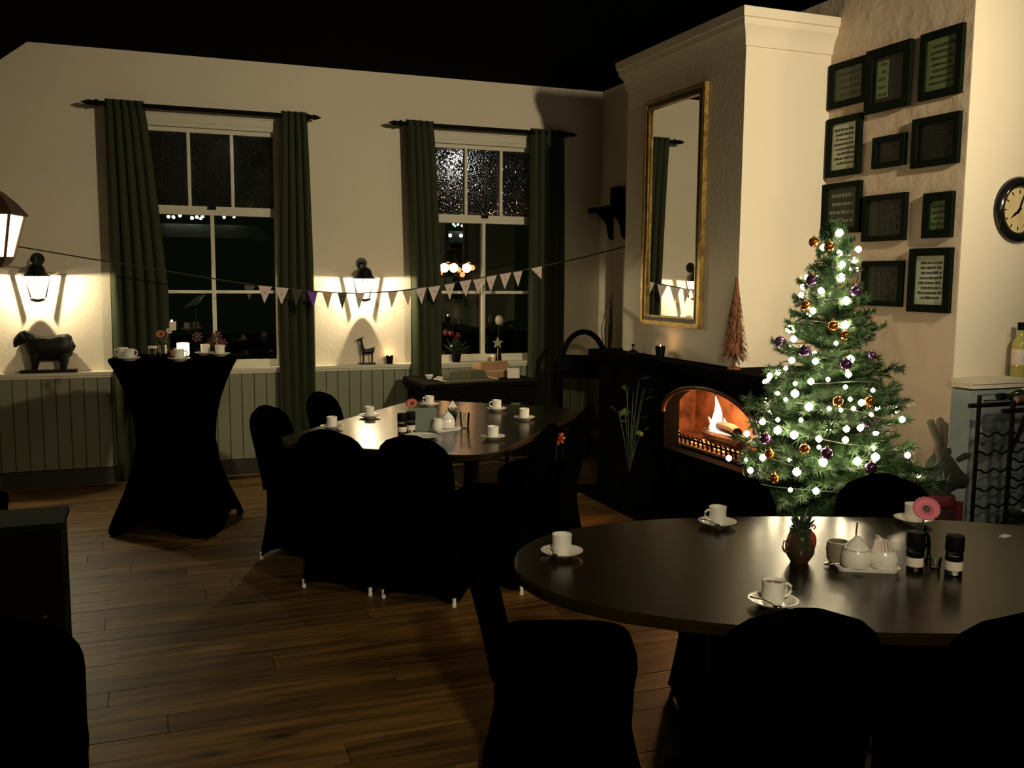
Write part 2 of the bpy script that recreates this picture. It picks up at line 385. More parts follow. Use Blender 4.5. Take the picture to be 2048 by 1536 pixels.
# arch rim of iron and grate with bars
MB().tube([(-.012, yc-ry*math.cos(PI*i/20), zs+(zt-zs)*math.sin(PI*i/20)) for i in range(21)], .016, 8).build('arch_rim', mat('worn_iron', (.10,.035,.02), .4, metal=.3, noise=(20,.6,(.03,.012,.008))), fp)
for k in range(16):
    y = fl(4.86)+k*.055
    MB().tube([(.17, y, zb), (.16, y, zb+.07), (.145, y, zb+.085)], .007, 6).build('grate_bar', BLACKM, fp)
MB().tube([(.165, fl(4.82), zb+.055), (.165, fl(5.73), zb+.055)], .008, 6).build('grate_rail', BLACKM, fp)
MB().box(.14, .5, fl(4.82), fl(5.73), zb, zb+.015).build('ash_bed', mat('ash', (.12,.08,.06), .95, noise=(20,.7,(.05,.03,.02))), fp, 0)
# logs and flames
for i, (x, y, z, a, L, r) in enumerate(((3.53,5.235,.592,85,.46,.042), (3.64,5.32,.597,97,.5,.045), (3.575,5.277,.668,75,.42,.038))):
    lg = thing('fire_log', ['charred log lying in front of the grate fire','charred log lying behind in the grate fire','charred log lying across the top of the grate fire'][i], 'log', (x, y, z), R(a-90), 'logs burning in the grate')
    MB().tube([(0,-L/2,0),(0.006,-L/4,.004),(-.004,L/4,-.003),(0,L/2,0)], [r*.9,r,r*.96,r*.85], 10).build('bark', mat('charred_wood', (.03,.018,.012), .9, noise=(16,.7,(.10,.03,.012)), bump=(25,.5)), lg)
    MB().tube([(0,L/2,0),(0,L/2+.004,0)], r*.8, 10).build('glowing_end', EMBER, lg)
fl_t = thing('flame', 'tall bright orange flame rising from the logs', 'flame', (3.585, 5.40, .578))
def flame(parent, name, m_, x, y, h, r, lean, n=9):
    pts = []; rad = []
    for i in range(n):
        t = i/(n-1)
        pts.append((x+.012*math.sin(5*t), y+lean*t+.022*math.sin(6.5*t)*t**.3, h*t)); rad.append(max(.002, r*(1-t)**.75*(1+.5*math.sin(PI*t))*.8))
    MB().tube(pts, rad, 10).build(name, m_, parent)
flame(fl_t, 'tongue', FLAME2, 0, .02, .285, .046, -.01)
flame(fl_t, 'tongue', FLAME, .02, .09, .13, .028, .03)
flame(fl_t, 'tongue', FLAME, .01, -.06, .15, .032, -.02)
flame(fl_t, 'tongue', FLAME, -.01, -.13, .10, .03, -.01)
f2 = thing('flame', 'tiny separate flame at the far end of the grate', 'flame', (3.47, 5.73, .546))
flame(f2, 'tongue', FLAME, 0, 0, .08, .016, .02)
eb = thing('ember_bed', 'glowing red embers spread along the grate', 'embers', (3.575, 5.257, .523))
for k in range(26):
    x, y = random.uniform(-.08,.08), random.uniform(-.32,.35)
    MB().ball((x, y, .012), random.uniform(.012,.024), 7, 5, 1.2, 1.1, .7).build('ember', EMBER, eb)
lamp('fire_light', 'POINT', (3.56, 5.22, .80), 32, (1.0,.42,.13), .08)

# ================================================================== WALL LAMPS
def wall_lamp(x, label, tilt=0):
    t = thing('wall_lamp', label, 'wall lamp', (x, YB, 1.64), 0, 'wall lamps between the windows')
    MB().lathe([(.0001,0),(.05,.0),(.055,-.006),(.05,-.016),(.02,-.022),(.0001,-.022)], 24).build('backplate', BRONZE, t, 35, (0,-.0,.13), (R(90),0,0)).location.y = -.001
    MB().tube([(0,-.02,.13),(0,-.07,.15),(0,-.115,.13),(0,-.12,.085)], .009, 8).build('arm', BRONZE, t)
    # domed cap with a flared rim at bulb height
    MB().lathe([(.0001,.10),(.02,.098),(.045,.085),(.06,.06),(.066,.03),(.085,.008),(.096,.002),(.094,-.002),(.082,.003),(.062,.026),(.055,.055),(.04,.078),(.0001,.09)], 28, (0,-.125,0)).build('cap', BRONZE, t)
    for s_ in (-1, 1):
        MB().tube([(s_*.085,-.066,.003),(s_*.052,-.066,-.165)], .0075, 6).build('cage_bar', BRONZE, t)
    MB().lathe([(.0001,-.165),(.05,-.165),(.058,-.172),(.045,-.188),(.015,-.198),(.0001,-.2)], 24, (0,-.12,0)).build('bottom_cup', BRONZE, t)
    MB().ball((0,-.125,-.020), .022, 14, 9, 1, 1, 1.3).build('bulb', glassmat('lamp_bulb_glass', (1,.97,.9), gain=1), t)
    MB().ball((0,-.125,-.030), .006, 10, 7, 1, 1, 1).build('filament', emat('filament_glow', (1,.86,.62), 900), t)
    d = lamp('wall_lamp_light', 'POINT', (x, YB-.125, 1.634), 42, (1.0,.86,.60), .006)
    return t
wall_lamp(-.792, 'bronze caged wall lamp glowing above the sheep statue')
wall_lamp(1.735, 'bronze caged wall lamp glowing above the small goat figure')

# ================================================================== CURTAINS AND RODS
def curtain(label, xt0, xt1, xb0, xb1, folds, seed, zbot=.03, ztop=2.99):
    rnd = random.Random(seed); ph = rnd.random()*6
    nx, nz = folds*8, 18; vs_ = []; fs = []
    for iz in range(nz+1):
        t = iz/nz; z = ztop+(zbot-ztop)*t
        k = min(1, t/.5)**.8
        x0 = xt0+(xb0-xt0)*k; x1 = xt1+(xb1-xt1)*k
        for ix in range(nx+1):
            s_ = ix/nx
            amp = .030*(.75+.25*math.sin(3*s_+ph))
            a = s_*folds*2*PI+ph
            y = 7.985+amp*math.sin(a+.35*math.sin(2.2*t+seed))
            x = x0+(x1-x0)*s_+.008*math.cos(a*1.0+t*2)
            zz = z + (.006*math.sin(a) if iz == 0 else 0)
            vs_.append((x, y, zz))
    for iz in range(nz):
        for ix in range(nx):
            a = iz*(nx+1)+ix; fs.append((a, a+1, a+nx+2, a+nx+1))
    o = MB().add(vs_, fs).build('curtain', CURT, None, 60)
    md = o.modifiers.new('thickness', 'SOLIDIFY'); md.thickness = .006
    return tag(o, label, 'curtain', 'heavy green-grey curtains')
curtain('green-grey curtain left of the window behind the bar table', -.265, .0, -.275, .145, 5, 1)
curtain('green-grey curtain between the bar table window and lit wall lamp', 1.045, 1.245, .995, 1.285, 4, 2)
curtain('green-grey curtain left of the window over the sideboard', 2.105, 2.335, 2.145, 2.415, 4, 3)
curtain('green-grey curtain right of the sideboard window, nearest the fireplace', 3.255, 3.575, 3.255, 3.605, 5, 4)
def rod(x0, x1, label):
    t = thing('curtain_rod', label, 'curtain rod', ((x0+x1)/2, 7.985, 2.955), 0, 'black curtain rods')
    h = (x1-x0)/2
    MB().tube([(-h+.12,0,0),(h-.12,0,0)], .017, 10).build('pole', BLACKM, t)
    for s_ in (-1, 1):
        MB().tube([(s_*(h-.13),0,0),(s_*(h-.115),0,0),(s_*(h-.105),0,0),(s_*(h-.09),0,0),(s_*(h-.05),0,0),(s_*h,0,0)], [.017,.026,.026,.017,.021,.002], 10).build('finial', BLACKM, t)
        MB().tube([(s_*(h-.3),0,0),(s_*(h-.3),.16,0)], .01, 6).build('bracket', BLACKM, t)
rod(-.432, 1.378, 'black spear-tipped curtain rod over the bar table window')
rod(1.94, 3.70, 'black spear-tipped curtain rod over the sideboard window')

# ================================================================== STATUES ON THE LEDGE
t = thing('sheep_statue', 'dark bronze sheep statue standing on the ledge', 'statue', (-.74, 8.09, SZ))
MB().box(-.20,.20,-.045,.045,0,.022).build('base', BRONZE, t, 0)
MB().loft([(-.165,0,.225,.004,.02),(-.155,0,.22,.03,.06),(-.12,0,.198,.045,.098),(-.05,0,.190,.050,.094),(.02,0,.188,.050,.092),(.09,0,.196,.050,.100),(.14,0,.205,.044,.096),(.168,0,.208,.030,.074),(.18,0,.205,.004,.02)], 20).build('body', BRONZE, t, 60)
MB().loft([(-.240,0,.232,.008,.020),(-.236,0,.234,.020,.034),(-.218,0,.248,.026,.045),(-.19,0,.272,.030,.050),(-.155,0,.280,.033,.052),(-.12,0,.262,.034,.056),(-.08,0,.235,.03,.05),(-.06,0,.22,.01,.02)], 16).build('head', BRONZE, t, 60)
for s_ in (-1,1): MB().loft([(-.185,s_*.030,.30,.004,.010),(-.17,s_*.038,.285,.009,.018),(-.15,s_*.042,.262,.004,.008)],8).build('ear', BRONZE, t, 60)
for x in (-.10,.105):
    for s_ in (-1,1): MB().tube([(x,s_*.024,.15),(x+.004,s_*.024,.09),(x-.004,s_*.023,.02)], [.042,.034,.019], 10).build('leg', BRONZE, t)
MB().tube([(.165,0,.235),(.185,0,.20),(.18,0,.17)], [.014,.012,.006], 8).build('tail', BRONZE, t)
t = thing('goat_figurine', 'slender dark goat figurine on a thin base on the ledge', 'figurine', (1.765, 8.09, SZ))
MB().box(-.07,.07,-.03,.03,0,.014).build('base', BRONZE, t, 0)
MB().loft([(-.05,0,.118,.004,.008),(-.045,0,.12,.018,.024),(0,0,.112,.018,.022),(.045,0,.118,.02,.028),(.06,0,.125,.014,.022),(.066,0,.13,.003,.006)], 14).build('body', BRONZE, t, 60)
MB().tube([(-.035,0,.12),(-.045,0,.16),(-.05,0,.20),(-.058,0,.218)], [.02,.014,.011,.012], 10).build('neck', BRONZE, t)
MB().loft([(-.088,0,.212,.004,.006),(-.08,0,.215,.008,.009),(-.055,0,.222,.011,.013),(-.04,0,.225,.004,.006)], 10).build('head', BRONZE, t, 60)
for s_ in (-1,1):
    MB().tube([(-.045,s_*.007,.232),(-.03,s_*.01,.24)], [.004,.002], 6).build('horn', BRONZE, t)
    for x in (-.036,.04): MB().tube([(x,s_*.012,.11),(x+.003,s_*.012,.06),(x,s_*.012,.012)], [.008,.005,.005], 6).build('leg', BRONZE, t)
MB().tube([(.058,0,.138),(.066,0,.155)], [.006,.003], 6).build('tail', BRONZE, t)

def tealight(name, label, loc, rt=.034, rb=.026, h=.072, energy=.25, off=(0,0)):
    t = thing(name, label, 'candle holder', loc)
    MB().lathe([(.0001,0),(rb,0),(rt,h),(rt-.004,h),(rb-.003,.012),(.0001,.012)], 20).build('cup', BLACKM, t)
    MB().lathe([(.0001,.012),(rb-.004,.012),(rt-.007,h*.72),(.0001,h*.72)], 16).build('wax', CREAMP, t)
    MB().lathe([(.0005,h*.74),(.005,h*.82),(.003,h*.98),(.0004,h*1.12)], 10).build('flame', WAXG, t)
    lamp('tealight_glow', 'POINT', (loc[0]+off[0], loc[1]+off[1], loc[2]+h*1.25), energy, (1,.58,.27), .006)
tealight('tealight_holder', 'small black tealight cup beside the goat figurine', (1.965, 8.095, SZ))
tealight('tealight_holder', 'small black tealight cup on the mantel under the mirror', (3.30, 5.70, 1.108), .036, .028, .085, .22)

# mantel ornament and bottle-brush tree
t = thing('bell_ornament', 'small dark knobbed ornament on the far end of the mantel', 'ornament', (3.325, 6.14, 1.108))
MB().lathe([(.0001,0),(.04,0),(.038,.012),(.02,.024),(.005,.03),(.0045,.05),(.012,.056),(.010,.068),(.0001,.072)], 16).build('body', BLACKM, t)
t = thing('bottle_brush_tree', 'slim rust-brown decorative tree standing on the mantel corner', 'ornament', (3.335, 4.865, 1.108))
RUST = mat('rust_bristle', (.20,.075,.032), .85, noise=(30,.7,(.11,.04,.017)))
MB().lathe([(.0001,0),(.042,0),(.04,.012),(.012,.02),(.0001,.022)], 14).tube([(0,0,.01),(0,0,.10)], .009, 8).build('foot', RUST, t)
br = MB(); rnd = random.Random(3)
for i in range(520):
    f_ = rnd.random(); z = .09+.46*f_; r_ = (1-f_)*.088+.010; a = rnd.random()*2*PI
    x, y = math.cos(a), math.sin(a)
    px, py = -y*.004, x*.004
    zt_ = z-.035-.02*rnd.random()
    br.add([(x*.008+px,y*.008+py,z+.012),(x*.008-px,y*.008-py,z+.012),(x*r_+px*.8,y*r_+py*.8,zt_),(x*r_-px*.8,y*r_-py*.8,zt_),(x*r_*1.02,y*r_*1.02,zt_-.012)], [(0,1,3,2),(2,3,4)])
br.lathe([(.055,.10),(.04,.22),(.02,.42),(.004,.56)], 10)
bo = br.build('bristles', RUST, t, 0); bo['kind'] = 'stuff'

# ================================================================== MIRROR
t = thing('wall_mirror', 'tall gilt-framed mirror hanging on the chimney breast', 'mirror', (XC, 5.726, 1.33))
y0, y1, h = -.395, .395, 1.585; fw, iw = .045, .035
def rail(n, a0, a1, b0, b1, x0, x1, m_): MB().box(x0, x1, a0, a1, b0, b1).build(n, m_, t, 0)
def fr4(n, d, wd, x0, x1, m_):
    rail(n, y0+d, y0+d+wd, d, h-d, x0, x1, m_); rail(n, y1-d-wd, y1-d, d, h-d, x0, x1, m_)
    rail(n, y0+d+wd, y1-d-wd, d, d+wd, x0, x1, m_); rail(n, y0+d+wd, y1-d-wd, h-d-wd, h-d, x0, x1, m_)
fr4('gilt_rail', 0, .03, -.035, -.002, GOLD)
fr4('inner_rail', .03, .03, -.028, -.002, GOLDD)
fr4('gilt_bead', .058, .010, -.032, -.004, GOLD)
MB().box(-.014, -.010, y0+.065, y1-.065, .065, h-.065).build('mirror_glass', MIRROR, t, 0)

# ================================================================== FRAMED PRINTS on x = XP, facing -x  (y0 far, y1 near, z0, z1)
prints = [
 ('dark frame with faint olive print, top left of the wall group', 4.925, 4.60, 2.715, 2.982, 'B', .035, 0),
 ('wide black frame with narrow green print, top middle of the wall group', 4.585, 4.238, 2.63, 2.99, 'N', .05, .016),
 ('black frame with bright green lettered print, top right of the wall group', 4.182, 3.892, 2.64, 2.995, 'G', .04, 0),
 ('black frame with pale lettered print beside the chimney, second row', 4.925, 4.627, 2.295, 2.653, 'W', .038, 0),
 ('smallest all-dark frame in the middle of the second row', 4.516, 4.264, 2.307, 2.486, 'D', .03, 0),
 ('large all-dark frame at the right of the second row', 4.21, 3.882, 2.278, 2.545, 'D', .035, 0),
 ('dark green lettered frame just above the tree top', 4.945, 4.604, 1.945, 2.254, 'M', .03, 0),
 ('dark frame with olive side band in the middle of the third row', 4.573, 4.23, 1.885, 2.153, 'O', .03, 0),
 ('small black frame with four-line green print, third row right', 4.10, 3.897, 1.888, 2.132, 'S', .045, 0),
 ('dark frame with olive side band beside the tree, bottom row', 4.557, 4.23, 1.506, 1.769, 'O', .03, 0),
 ('large black frame with pale lettered print, bottom right of the wall group', 4.18, 3.884, 1.482, 1.834, 'W', .042, 0)]
rnd = random.Random(11)
for i, (lab, ya_, yb_, z0, z1, k, fw, dx) in enumerate(prints):
    wy, hz = (ya_-yb_)/2, (z1-z0)/2
    t = thing('picture_frame', lab, 'picture', (XP-dx, (ya_+yb_)/2, (z0+z1)/2), 0, 'framed prints on the stucco wall')
    d = .028
    MB().box(-d,-.001,-wy,-wy+fw,-hz,hz).build('frame_side', FRAMEK, t, 0); MB().box(-d,-.001,wy-fw,wy,-hz,hz).build('frame_side', FRAMEK, t, 0)
    MB().box(-d,-.001,-wy+fw,wy-fw,-hz,-hz+fw).build('frame_rail', FRAMEK, t, 0); MB().box(-d,-.001,-wy+fw,wy-fw,hz-fw,hz).build('frame_rail', FRAMEK, t, 0)
    iy, iz = wy-fw, hz-fw
    bgm = {'B':PAPER_B,'N':PAPER_D,'G':PAPER_G,'W':PAPER_W,'D':PAPER_D,'M':PAPER_M,'O':PAPER_D,'S':PAPER_G}[k]
    MB().box(-.012,-.008,-iy,iy,-iz,iz).build('print', bgm, t, 0)
    ty0, ty1 = -iy*.78, iy*.78
    if k == 'N': MB().box(-.0135,-.012,.0,iy*.72,-iz*.8,iz*.8).build('print_panel', PAPER_G, t, 0); ty0, ty1 = .01, iy*.65
    if k == 'O': MB().box(-.0135,-.012,iy*.45,iy,-iz,iz).build('side_band', PAPER_M, t, 0); ty0, ty1 = -iy*.75, iy*.35
    nl = {'B':4,'N':5,'G':7,'W':8,'D':2,'M':4,'O':3,'S':4}[k]
    im = INK if k in 'GWSNB' else INKL
    if k in 'DO': im = PAPER_M
    for j in range(nl):
        zc = iz*.82-(j+.5)*(iz*1.64/nl); hh = min(.012, iz*.35/nl)*(1 if k != 'D' else .4)
        mb = MB(); y = ty1-rnd.random()*.03
        while y > ty0+.01:
            L_ = rnd.uniform(.012, .04); y2 = max(ty0, y-L_)
            mb.box(-.0145,-.012, y2, y, zc-hh, zc+hh*rnd.uniform(.5,1.3)); y = y2-rnd.uniform(.006,.012)
        if mb.v: mb.build('text_line', im, t, 0)

# ================================================================== CLOCK
t = thing('wall_clock', 'round black-rimmed clock with cream dial on the bright wall', 'clock', (4.42, YP, 2.04))
MB().lathe([(.178,0),(.180,.012),(.170,.034),(.150,.044),(.132,.038),(.122,.022),(.120,.010),(.120,0)], 48).build('rim', mat('gloss_black', (.008,.008,.008), .15, noise=(5,.2,(.012,.012,.012))), t, 40, None, (R(90),0,0))
MB().lathe([(.0001,.010),(.122,.010),(.122,.004),(.0001,.004)], 48).build('dial', mat('aged_dial', (.62,.50,.27), .6, noise=(14,.7,(.45,.34,.15))), t, 30, None, (R(90),0,0))
def hand(a, L, wd):
    MB().prism([(-wd,-.02),(wd,-.02),(wd*1.6,L*.5),(0,L),(-wd*1.6,L*.5)], -.017, -.014).build('clock_hand', BLACKM, t, 0, None, (0, R(a), 0))
hand(-128, .075, .004); hand(20, .10, .003)
for k in range(12):
    a = 2*PI*k/12
    MB().box(-.003,.003,-.0125,-.0095,.088,.108).build('hour_mark', BLACKM, t, 0, None, (0, a, 0))
MB().lathe([(.0001,.020),(.008,.019),(.008,.010)], 12).build('hub', BLACKM, t, 30, None, (R(90),0,0))
# white wine bottle on the ledge
def bottle(parent, glass, cap, label_m, L=.29, r=.036):
    MB().lathe([(.0001,0),(r*.95,0),(r,.008),(r,L*.58),(r*.85,L*.66),(r*.4,L*.76),(r*.36,L*.90),(r*.42,L*.905),(r*.42,L*.93)], 24).build('glass', glass, parent)
    MB().lathe([(r*.44,L*.86),(r*.46,L*.88),(r*.46,L*1.0),(.0001,L*1.0)], 16).build('cap', cap, parent)
    MB().lathe([(r*1.01,L*.22),(r*1.015,L*.23),(r*1.015,L*.50),(r*1.01,L*.51)], 24).build('label', label_m, parent)
t = thing('liqueur_bottle', 'yellow-green glass bottle with black cap standing on the ledge', 'bottle', (4.42, 3.772, 1.14))
bottle(t, mat('yellow_glass', (.42,.38,.10), .08, coat=.5, noise=(6,.3,(.35,.33,.08))), BLACKM, CREAMP, .295, .042)

# ================================================================== WINE RACK
t = thing('wine_rack', 'black wrought iron wine rack with wavy shelves in front of the panelled ledge', 'wine rack', (3.90, 3.55, 0))
for x in (.005, .235, .465):
    for y in (0, -.20): MB().tube([(x,y,0),(x,y,1.08 if x < .1 else 1.05)], .0105, 8).build('post', BLACKM, t)
for y in (0, -.20): MB().tube([(-.06,y,1.03),(.53,y,1.03)], .012, 8).build('top_bar', BLACKM, t)
MB().tube([(0,-.2,.83),(.05,-.2,.90),(.09,-.2,1.0),(.16,-.2,1.03)], .011, 8).build('brace', BLACKM, t)
for z in (.20,.30,.40,.50,.59,.686,.78,.876):
    for y in (0, -.2):
        MB().tube([(.005+.46*i/28, y, z+.011*math.sin(2*PI*i/28*4.5)) for i in range(29)], .005, 6).build('wavy_wire', BLACKM, t)
def laid(x, y, z, lab, g, cap, lm, rz=0, L=.30):
    b = thing('wine_bottle', lab, 'bottle', (x, y, z), 0, 'bottles lying in the wine rack')
    b.rotation_euler = (R(90), 0, R(90)+rz)
    bottle(b, g, cap, lm, L)
GREENG = mat('dark_bottle_glass', (.012,.022,.010), .1, coat=.5, noise=(5,.3,(.02,.03,.012)))
laid(4.235, 3.36, 1.082, 'dark wine bottle with white label lying on top of the rack', GREENG, mat('brown_foil', (.12,.04,.02), .4, noise=(9,.4,(.09,.03,.015))), CREAMP, R(180))
laid(4.25, 3.48, 1.082, 'second dark wine bottle lying further back on top of the rack', GREENG, BLACKM, CREAMP, R(180))
laid(4.05, 3.45, .46, 'dark wine bottle with pale label lying low in the rack', GREENG, BLACKM, CREAMP, 0)
laid(4.05, 3.45, .245, 'dark wine bottle lying on the lowest wavy shelf of the rack', GREENG, BLACKM, PAPER_W, 0)

# ================================================================== REINDEER FIGURE
t = thing('reindeer_figure', 'standing reindeer figure with stubby antlers and red scarf beside the tree', 'figure', (3.585, 3.45, 0)); t.scale = (1.045, 1.045, .96)
FELT = mat('grey_felt', (.017,.023,.015), .95, noise=(25,.5,(.011,.016,.010)), bump=(80,.3))
FELTB = mat('brown_felt', (.045,.040,.022), .95, noise=(25,.5,(.09,.07,.045)))
MB().lathe([(.0001,.02),(.10,.02),(.125,.10),(.12,.30),(.09,.48),(.07,.60),(.0001,.62)], 20).build('body', mat('red_coat', (.035,.004,.006), .9, noise=(20,.4,(.025,.003,.004))), t, 60)
MB().loft([(-.085,0,.73,.01,.05),(-.075,0,.74,.045,.095),(-.03,0,.75,.065,.115),(.03,0,.745,.062,.10),(.08,0,.725,.045,.06),(.125,0,.705,.036,.042),(.15,0,.70,.02,.025),(.156,0,.70,.004,.006)], 20).build('head', FELT, t, 60)
MB().tube([(-.03,0,.55),(-.03,0,.70)], [.065,.06], 14).build('neck', FELT, t)
for s_, lobes in ((-1, ((-.13,0,1.03),(-.055,0,1.015))), (1, ((.01,0,1.02),(.045,0,.99)))):
    b0 = (-.03+.02*s_, s_*.03, .84)
    for j, l in enumerate(lobes):
        tip = (l[0], s_*(.04+.01*j), l[2])
        mid = ((b0[0]+tip[0])*.5+.01, s_*.04, (b0[2]+tip[2])*.5-.01)
        MB().tube([b0, mid, tip, (tip[0]-.003, tip[1], tip[2]+.012)], [.017,.017,.017,.006], 10).build('antler', FELTB, t)
MB().tube([(.05,.03,.82),(.085,.055,.855),(.098,.06,.862)], [.012,.017,.006], 10).build('ear', FELT, t); MB().tube([(.05,-.03,.82),(.085,-.055,.85),(.098,-.06,.857)], [.012,.017,.006], 10).build('ear', FELT, t)
MB().lathe([(.06,.595),(.082,.60),(.088,.62),(.08,.645),(.062,.65)], 20, (-.03,0,0)).box(.01,.05,-.085,-.06,.45,.62).build('scarf', mat('wine_scarf', (.11,.008,.014), .9, noise=(20,.4,(.08,.006,.01))), t, 50)

# ================================================================== CHRISTMAS TREE
TX, TY = 3.0, 3.6
tree = thing('christmas_tree', 'lit green Christmas tree beside the fireplace', 'christmas tree', (TX, TY, 0))
MB().tube([(0,0,0.04),(0,0,1.0),(0.01,0,1.9)], [.032,.022,.006], 10).build('trunk', BARK, tree)
MB().lathe([(.0001,0),(.17,0),(.165,.03),(.05,.05),(.04,.16),(.0001,.16)], 20).build('stand', BLACKM, tree)
def branch_mesh(L, seed, nn):
    rnd = random.Random(seed); b = MB()
    b.tube([(0,0,0),(L*.5,0,-.02*L),(L,0,.04*L)], [.007,.005,.002], 5)
    stems = [((0,0,0),(L,0,.03*L))]
    for k in range(6):
        s0 = L*(.25+.12*k); sd = 1 if k % 2 else -1; l2 = L*(.40-.045*k)
        stems.append(((s0,0,0),(s0+l2*.75, sd*l2*.65, .02*L)))
    for (a, c) in stems:
        a, c = Vector(a), Vector(c); d = c-a; n = int(nn*d.length/L)
        for i in range(n):
            p = a+d*((i+rnd.random())/n); dn = d.normalized()
            u = Vector((rnd.gauss(0,1), rnd.gauss(0,1), rnd.gauss(0,1))); u = (u-dn*u.dot(dn)).normalized()
            q = p+(u*.9+dn*.55).normalized()*rnd.uniform(.032,.056)
            sd = (u.cross(dn))*.0042
            b.add([p+sd, p-sd, q], [(0,1,2)])
    return b.mesh('branch', NEEDLE, 0)
variants = [branch_mesh(.5, s_, 260) for s_ in (1,2,3)]
rnd = random.Random(5)
for i in range(170):
    f_ = (i+.5)/170; f_ = 1-(1-f_)**.72 if False else f_**.88
    z = .30+1.60*f_; rr = max(.07, .05+(1.95-z)*.335)*rnd.uniform(.86,1.13)
    a = i*2.39996+rnd.uniform(-.3,.3)
    o = link('branch', variants[i % 3], tree, (0,0,z-.02), None)
    el = R(-8+34*f_+rnd.uniform(-10,10))
    o.rotation_euler = (rnd.uniform(-.5,.5), -el, a)
    s_ = rr/.5; o.scale = (s_, min(1.1, s_*1.15+.12), max(.55, s_))
o = link('branch', variants[0], tree, (0,0,1.80)); o.rotation_euler = (0, R(-88), 0); o.scale = (.30,.55,.55)
bl = [(2.986, 3.555, 1.872, 2), (3.079, 3.53, 1.797, 1), (2.931, 3.596, 1.805, 1), (2.973, 3.51, 1.726, 1), (2.958, 3.495, 1.666, 2), (3.079, 3.531, 1.704, 0), (2.883, 3.538, 1.605, 1), (2.961, 3.458, 1.561, 2), (2.848, 3.544, 1.513, 1), (2.937, 3.429, 1.453, 2), (2.825, 3.677, 1.423, 2), (2.795, 3.606, 1.38, 1), (2.888, 3.426, 1.371, 0), (2.766, 3.576, 1.284, 1), (2.752, 3.6, 1.245, 0), (2.809, 3.464, 1.288, 1), (2.932, 3.38, 1.301, 2), (2.912, 3.364, 1.235, 1), (2.833, 3.403, 1.211, 0), (2.781, 3.454, 1.198, 1), (2.774, 3.778, 1.162, 1), (2.745, 3.518, 1.183, 0), (2.89, 3.354, 1.18, 0), (2.714, 3.602, 1.128, 0), (2.735, 3.504, 1.139, 2), (2.716, 3.695, 1.086, 0), (3.021, 3.327, 1.164, 0), (2.901, 3.332, 1.128, 0), (2.755, 3.428, 1.087, 2), (2.815, 3.365, 1.084, 0), (2.855, 3.337, 1.08, 0), (2.907, 3.316, 1.087, 0), (2.948, 3.314, 1.112, 1), (2.987, 3.293, 1.059, 0), (2.675, 3.655, 0.989, 1), (2.682, 3.551, 1.014, 0), (2.67, 3.533, 0.968, 2), (2.923, 3.285, 1.004, 1), (2.801, 3.342, 1.002, 1), (2.863, 3.304, 1.0, 1), (2.696, 3.448, 0.959, 2), (2.76, 3.357, 0.952, 1), (2.851, 3.293, 0.953, 1), (2.971, 3.236, 0.879, 2), (2.884, 3.249, 0.864, 2), (2.756, 3.318, 0.854, 2), (2.673, 3.389, 0.803, 2), (2.666, 3.432, 0.85, 0), (2.622, 3.573, 0.836, 1), (2.601, 3.632, 0.767, 1), (2.623, 3.699, 0.803, 0), (2.644, 3.874, 0.778, 1), (2.642, 3.389, 0.723, 0), (2.713, 3.304, 0.731, 1), (2.585, 3.457, 0.648, 0), (2.754, 3.347, 0.917, 0), (2.714, 3.541, 1.107, 0), (2.969, 3.529, 1.776, 1), (2.969, 3.248, 0.917, 0), (2.725, 3.441, 1.027, 0)]
# bulbs on the far side of the tree as well
for k in range(28):
    z = rnd.uniform(.5, 1.8); a = rnd.uniform(R(-40), R(150)); r_ = .03+(1.93-z)*.33
    bl.append((TX+r_*math.cos(a), TY+r_*math.sin(a), z, rnd.choice((0,1,1))))
ls = thing('string_lights', 'warm white fairy lights wound around the Christmas tree', 'fairy lights', (TX, TY, 0))
bmesh3 = [MB().lathe([(.0004,-r_*1.1),(r_*.75,-r_*.6),(r_,0),(r_*.75,r_*.6),(.0004,r_*1.1)], 10).mesh('bulb', m_, 60) for r_, m_ in ((.010,BULBS),(.0145,BULB),(.0185,BULB))]
for x, y, z, s_ in bl: link('bulb', bmesh3[s_], ls, (x-TX, y-TY, z))
cord = sorted(bl[:60], key=lambda p: -p[2])
pts = []
for k in range(260):
    z = 1.88-1.2*k/259; r_ = (.03+(1.93-z)*.33)*.9; a = k*.24
    pts.append((r_*math.cos(a), r_*math.sin(a), z+.02*math.sin(a*2.3)))
MB().tube(pts, .0025, 4).build('cord', mat('green_cord', (.012,.03,.012), .6, noise=(9,.3,(.02,.04,.02))), ls)
def hgt(z): return 'top' if z > 1.55 else 'upper' if z > 1.25 else 'middle' if z > .98 else 'lower'
def bauble(x, y, z, r_, m_, lab, grp):
    b = thing('bauble', lab, 'bauble', (x, y, z), 0, grp)
    MB().ball((0,0,0), r_, 20, 12).build('ball', m_, b, 60)
    MB().lathe([(r_*.24,r_*.95),(r_*.24,r_*1.18),(.0005,r_*1.2)], 10).tube([(0,0,r_*1.18),(r_*.14,0,r_*1.35),(0,0,r_*1.5),(-r_*.14,0,r_*1.35),(0,0,r_*1.18)], .0012, 4).build('cap', GOLD, b)
Ob = [(2.925, 3.658, 1.83,'leftmost of the two copper baubles at the tree top'), (2.94, 3.568, 1.807,'right one of the two copper baubles at the tree top'), (2.845, 3.595, 1.535,'copper bauble on the left edge high on the tree'), (2.889, 3.455, 1.449,'copper bauble in the centre high on the tree'), (2.928, 3.418, 1.408,'copper bauble just below and right of the centre one'), (2.849, 3.355, 1.12,'big copper bauble in the dark middle of the tree'), (2.986, 3.313, 1.12,'copper bauble on the right edge at mid height'), (2.711, 3.392, 0.908,'copper bauble low on the tree beside a plum bauble'), (2.618, 3.476, 0.764,'copper bauble low left, among the bottom lights'), (2.635, 3.539, 0.863,'copper bauble on the lower left branch near the fire'), (2.574, 3.606, 0.688,'lowest copper bauble at the left skirt of the tree')]
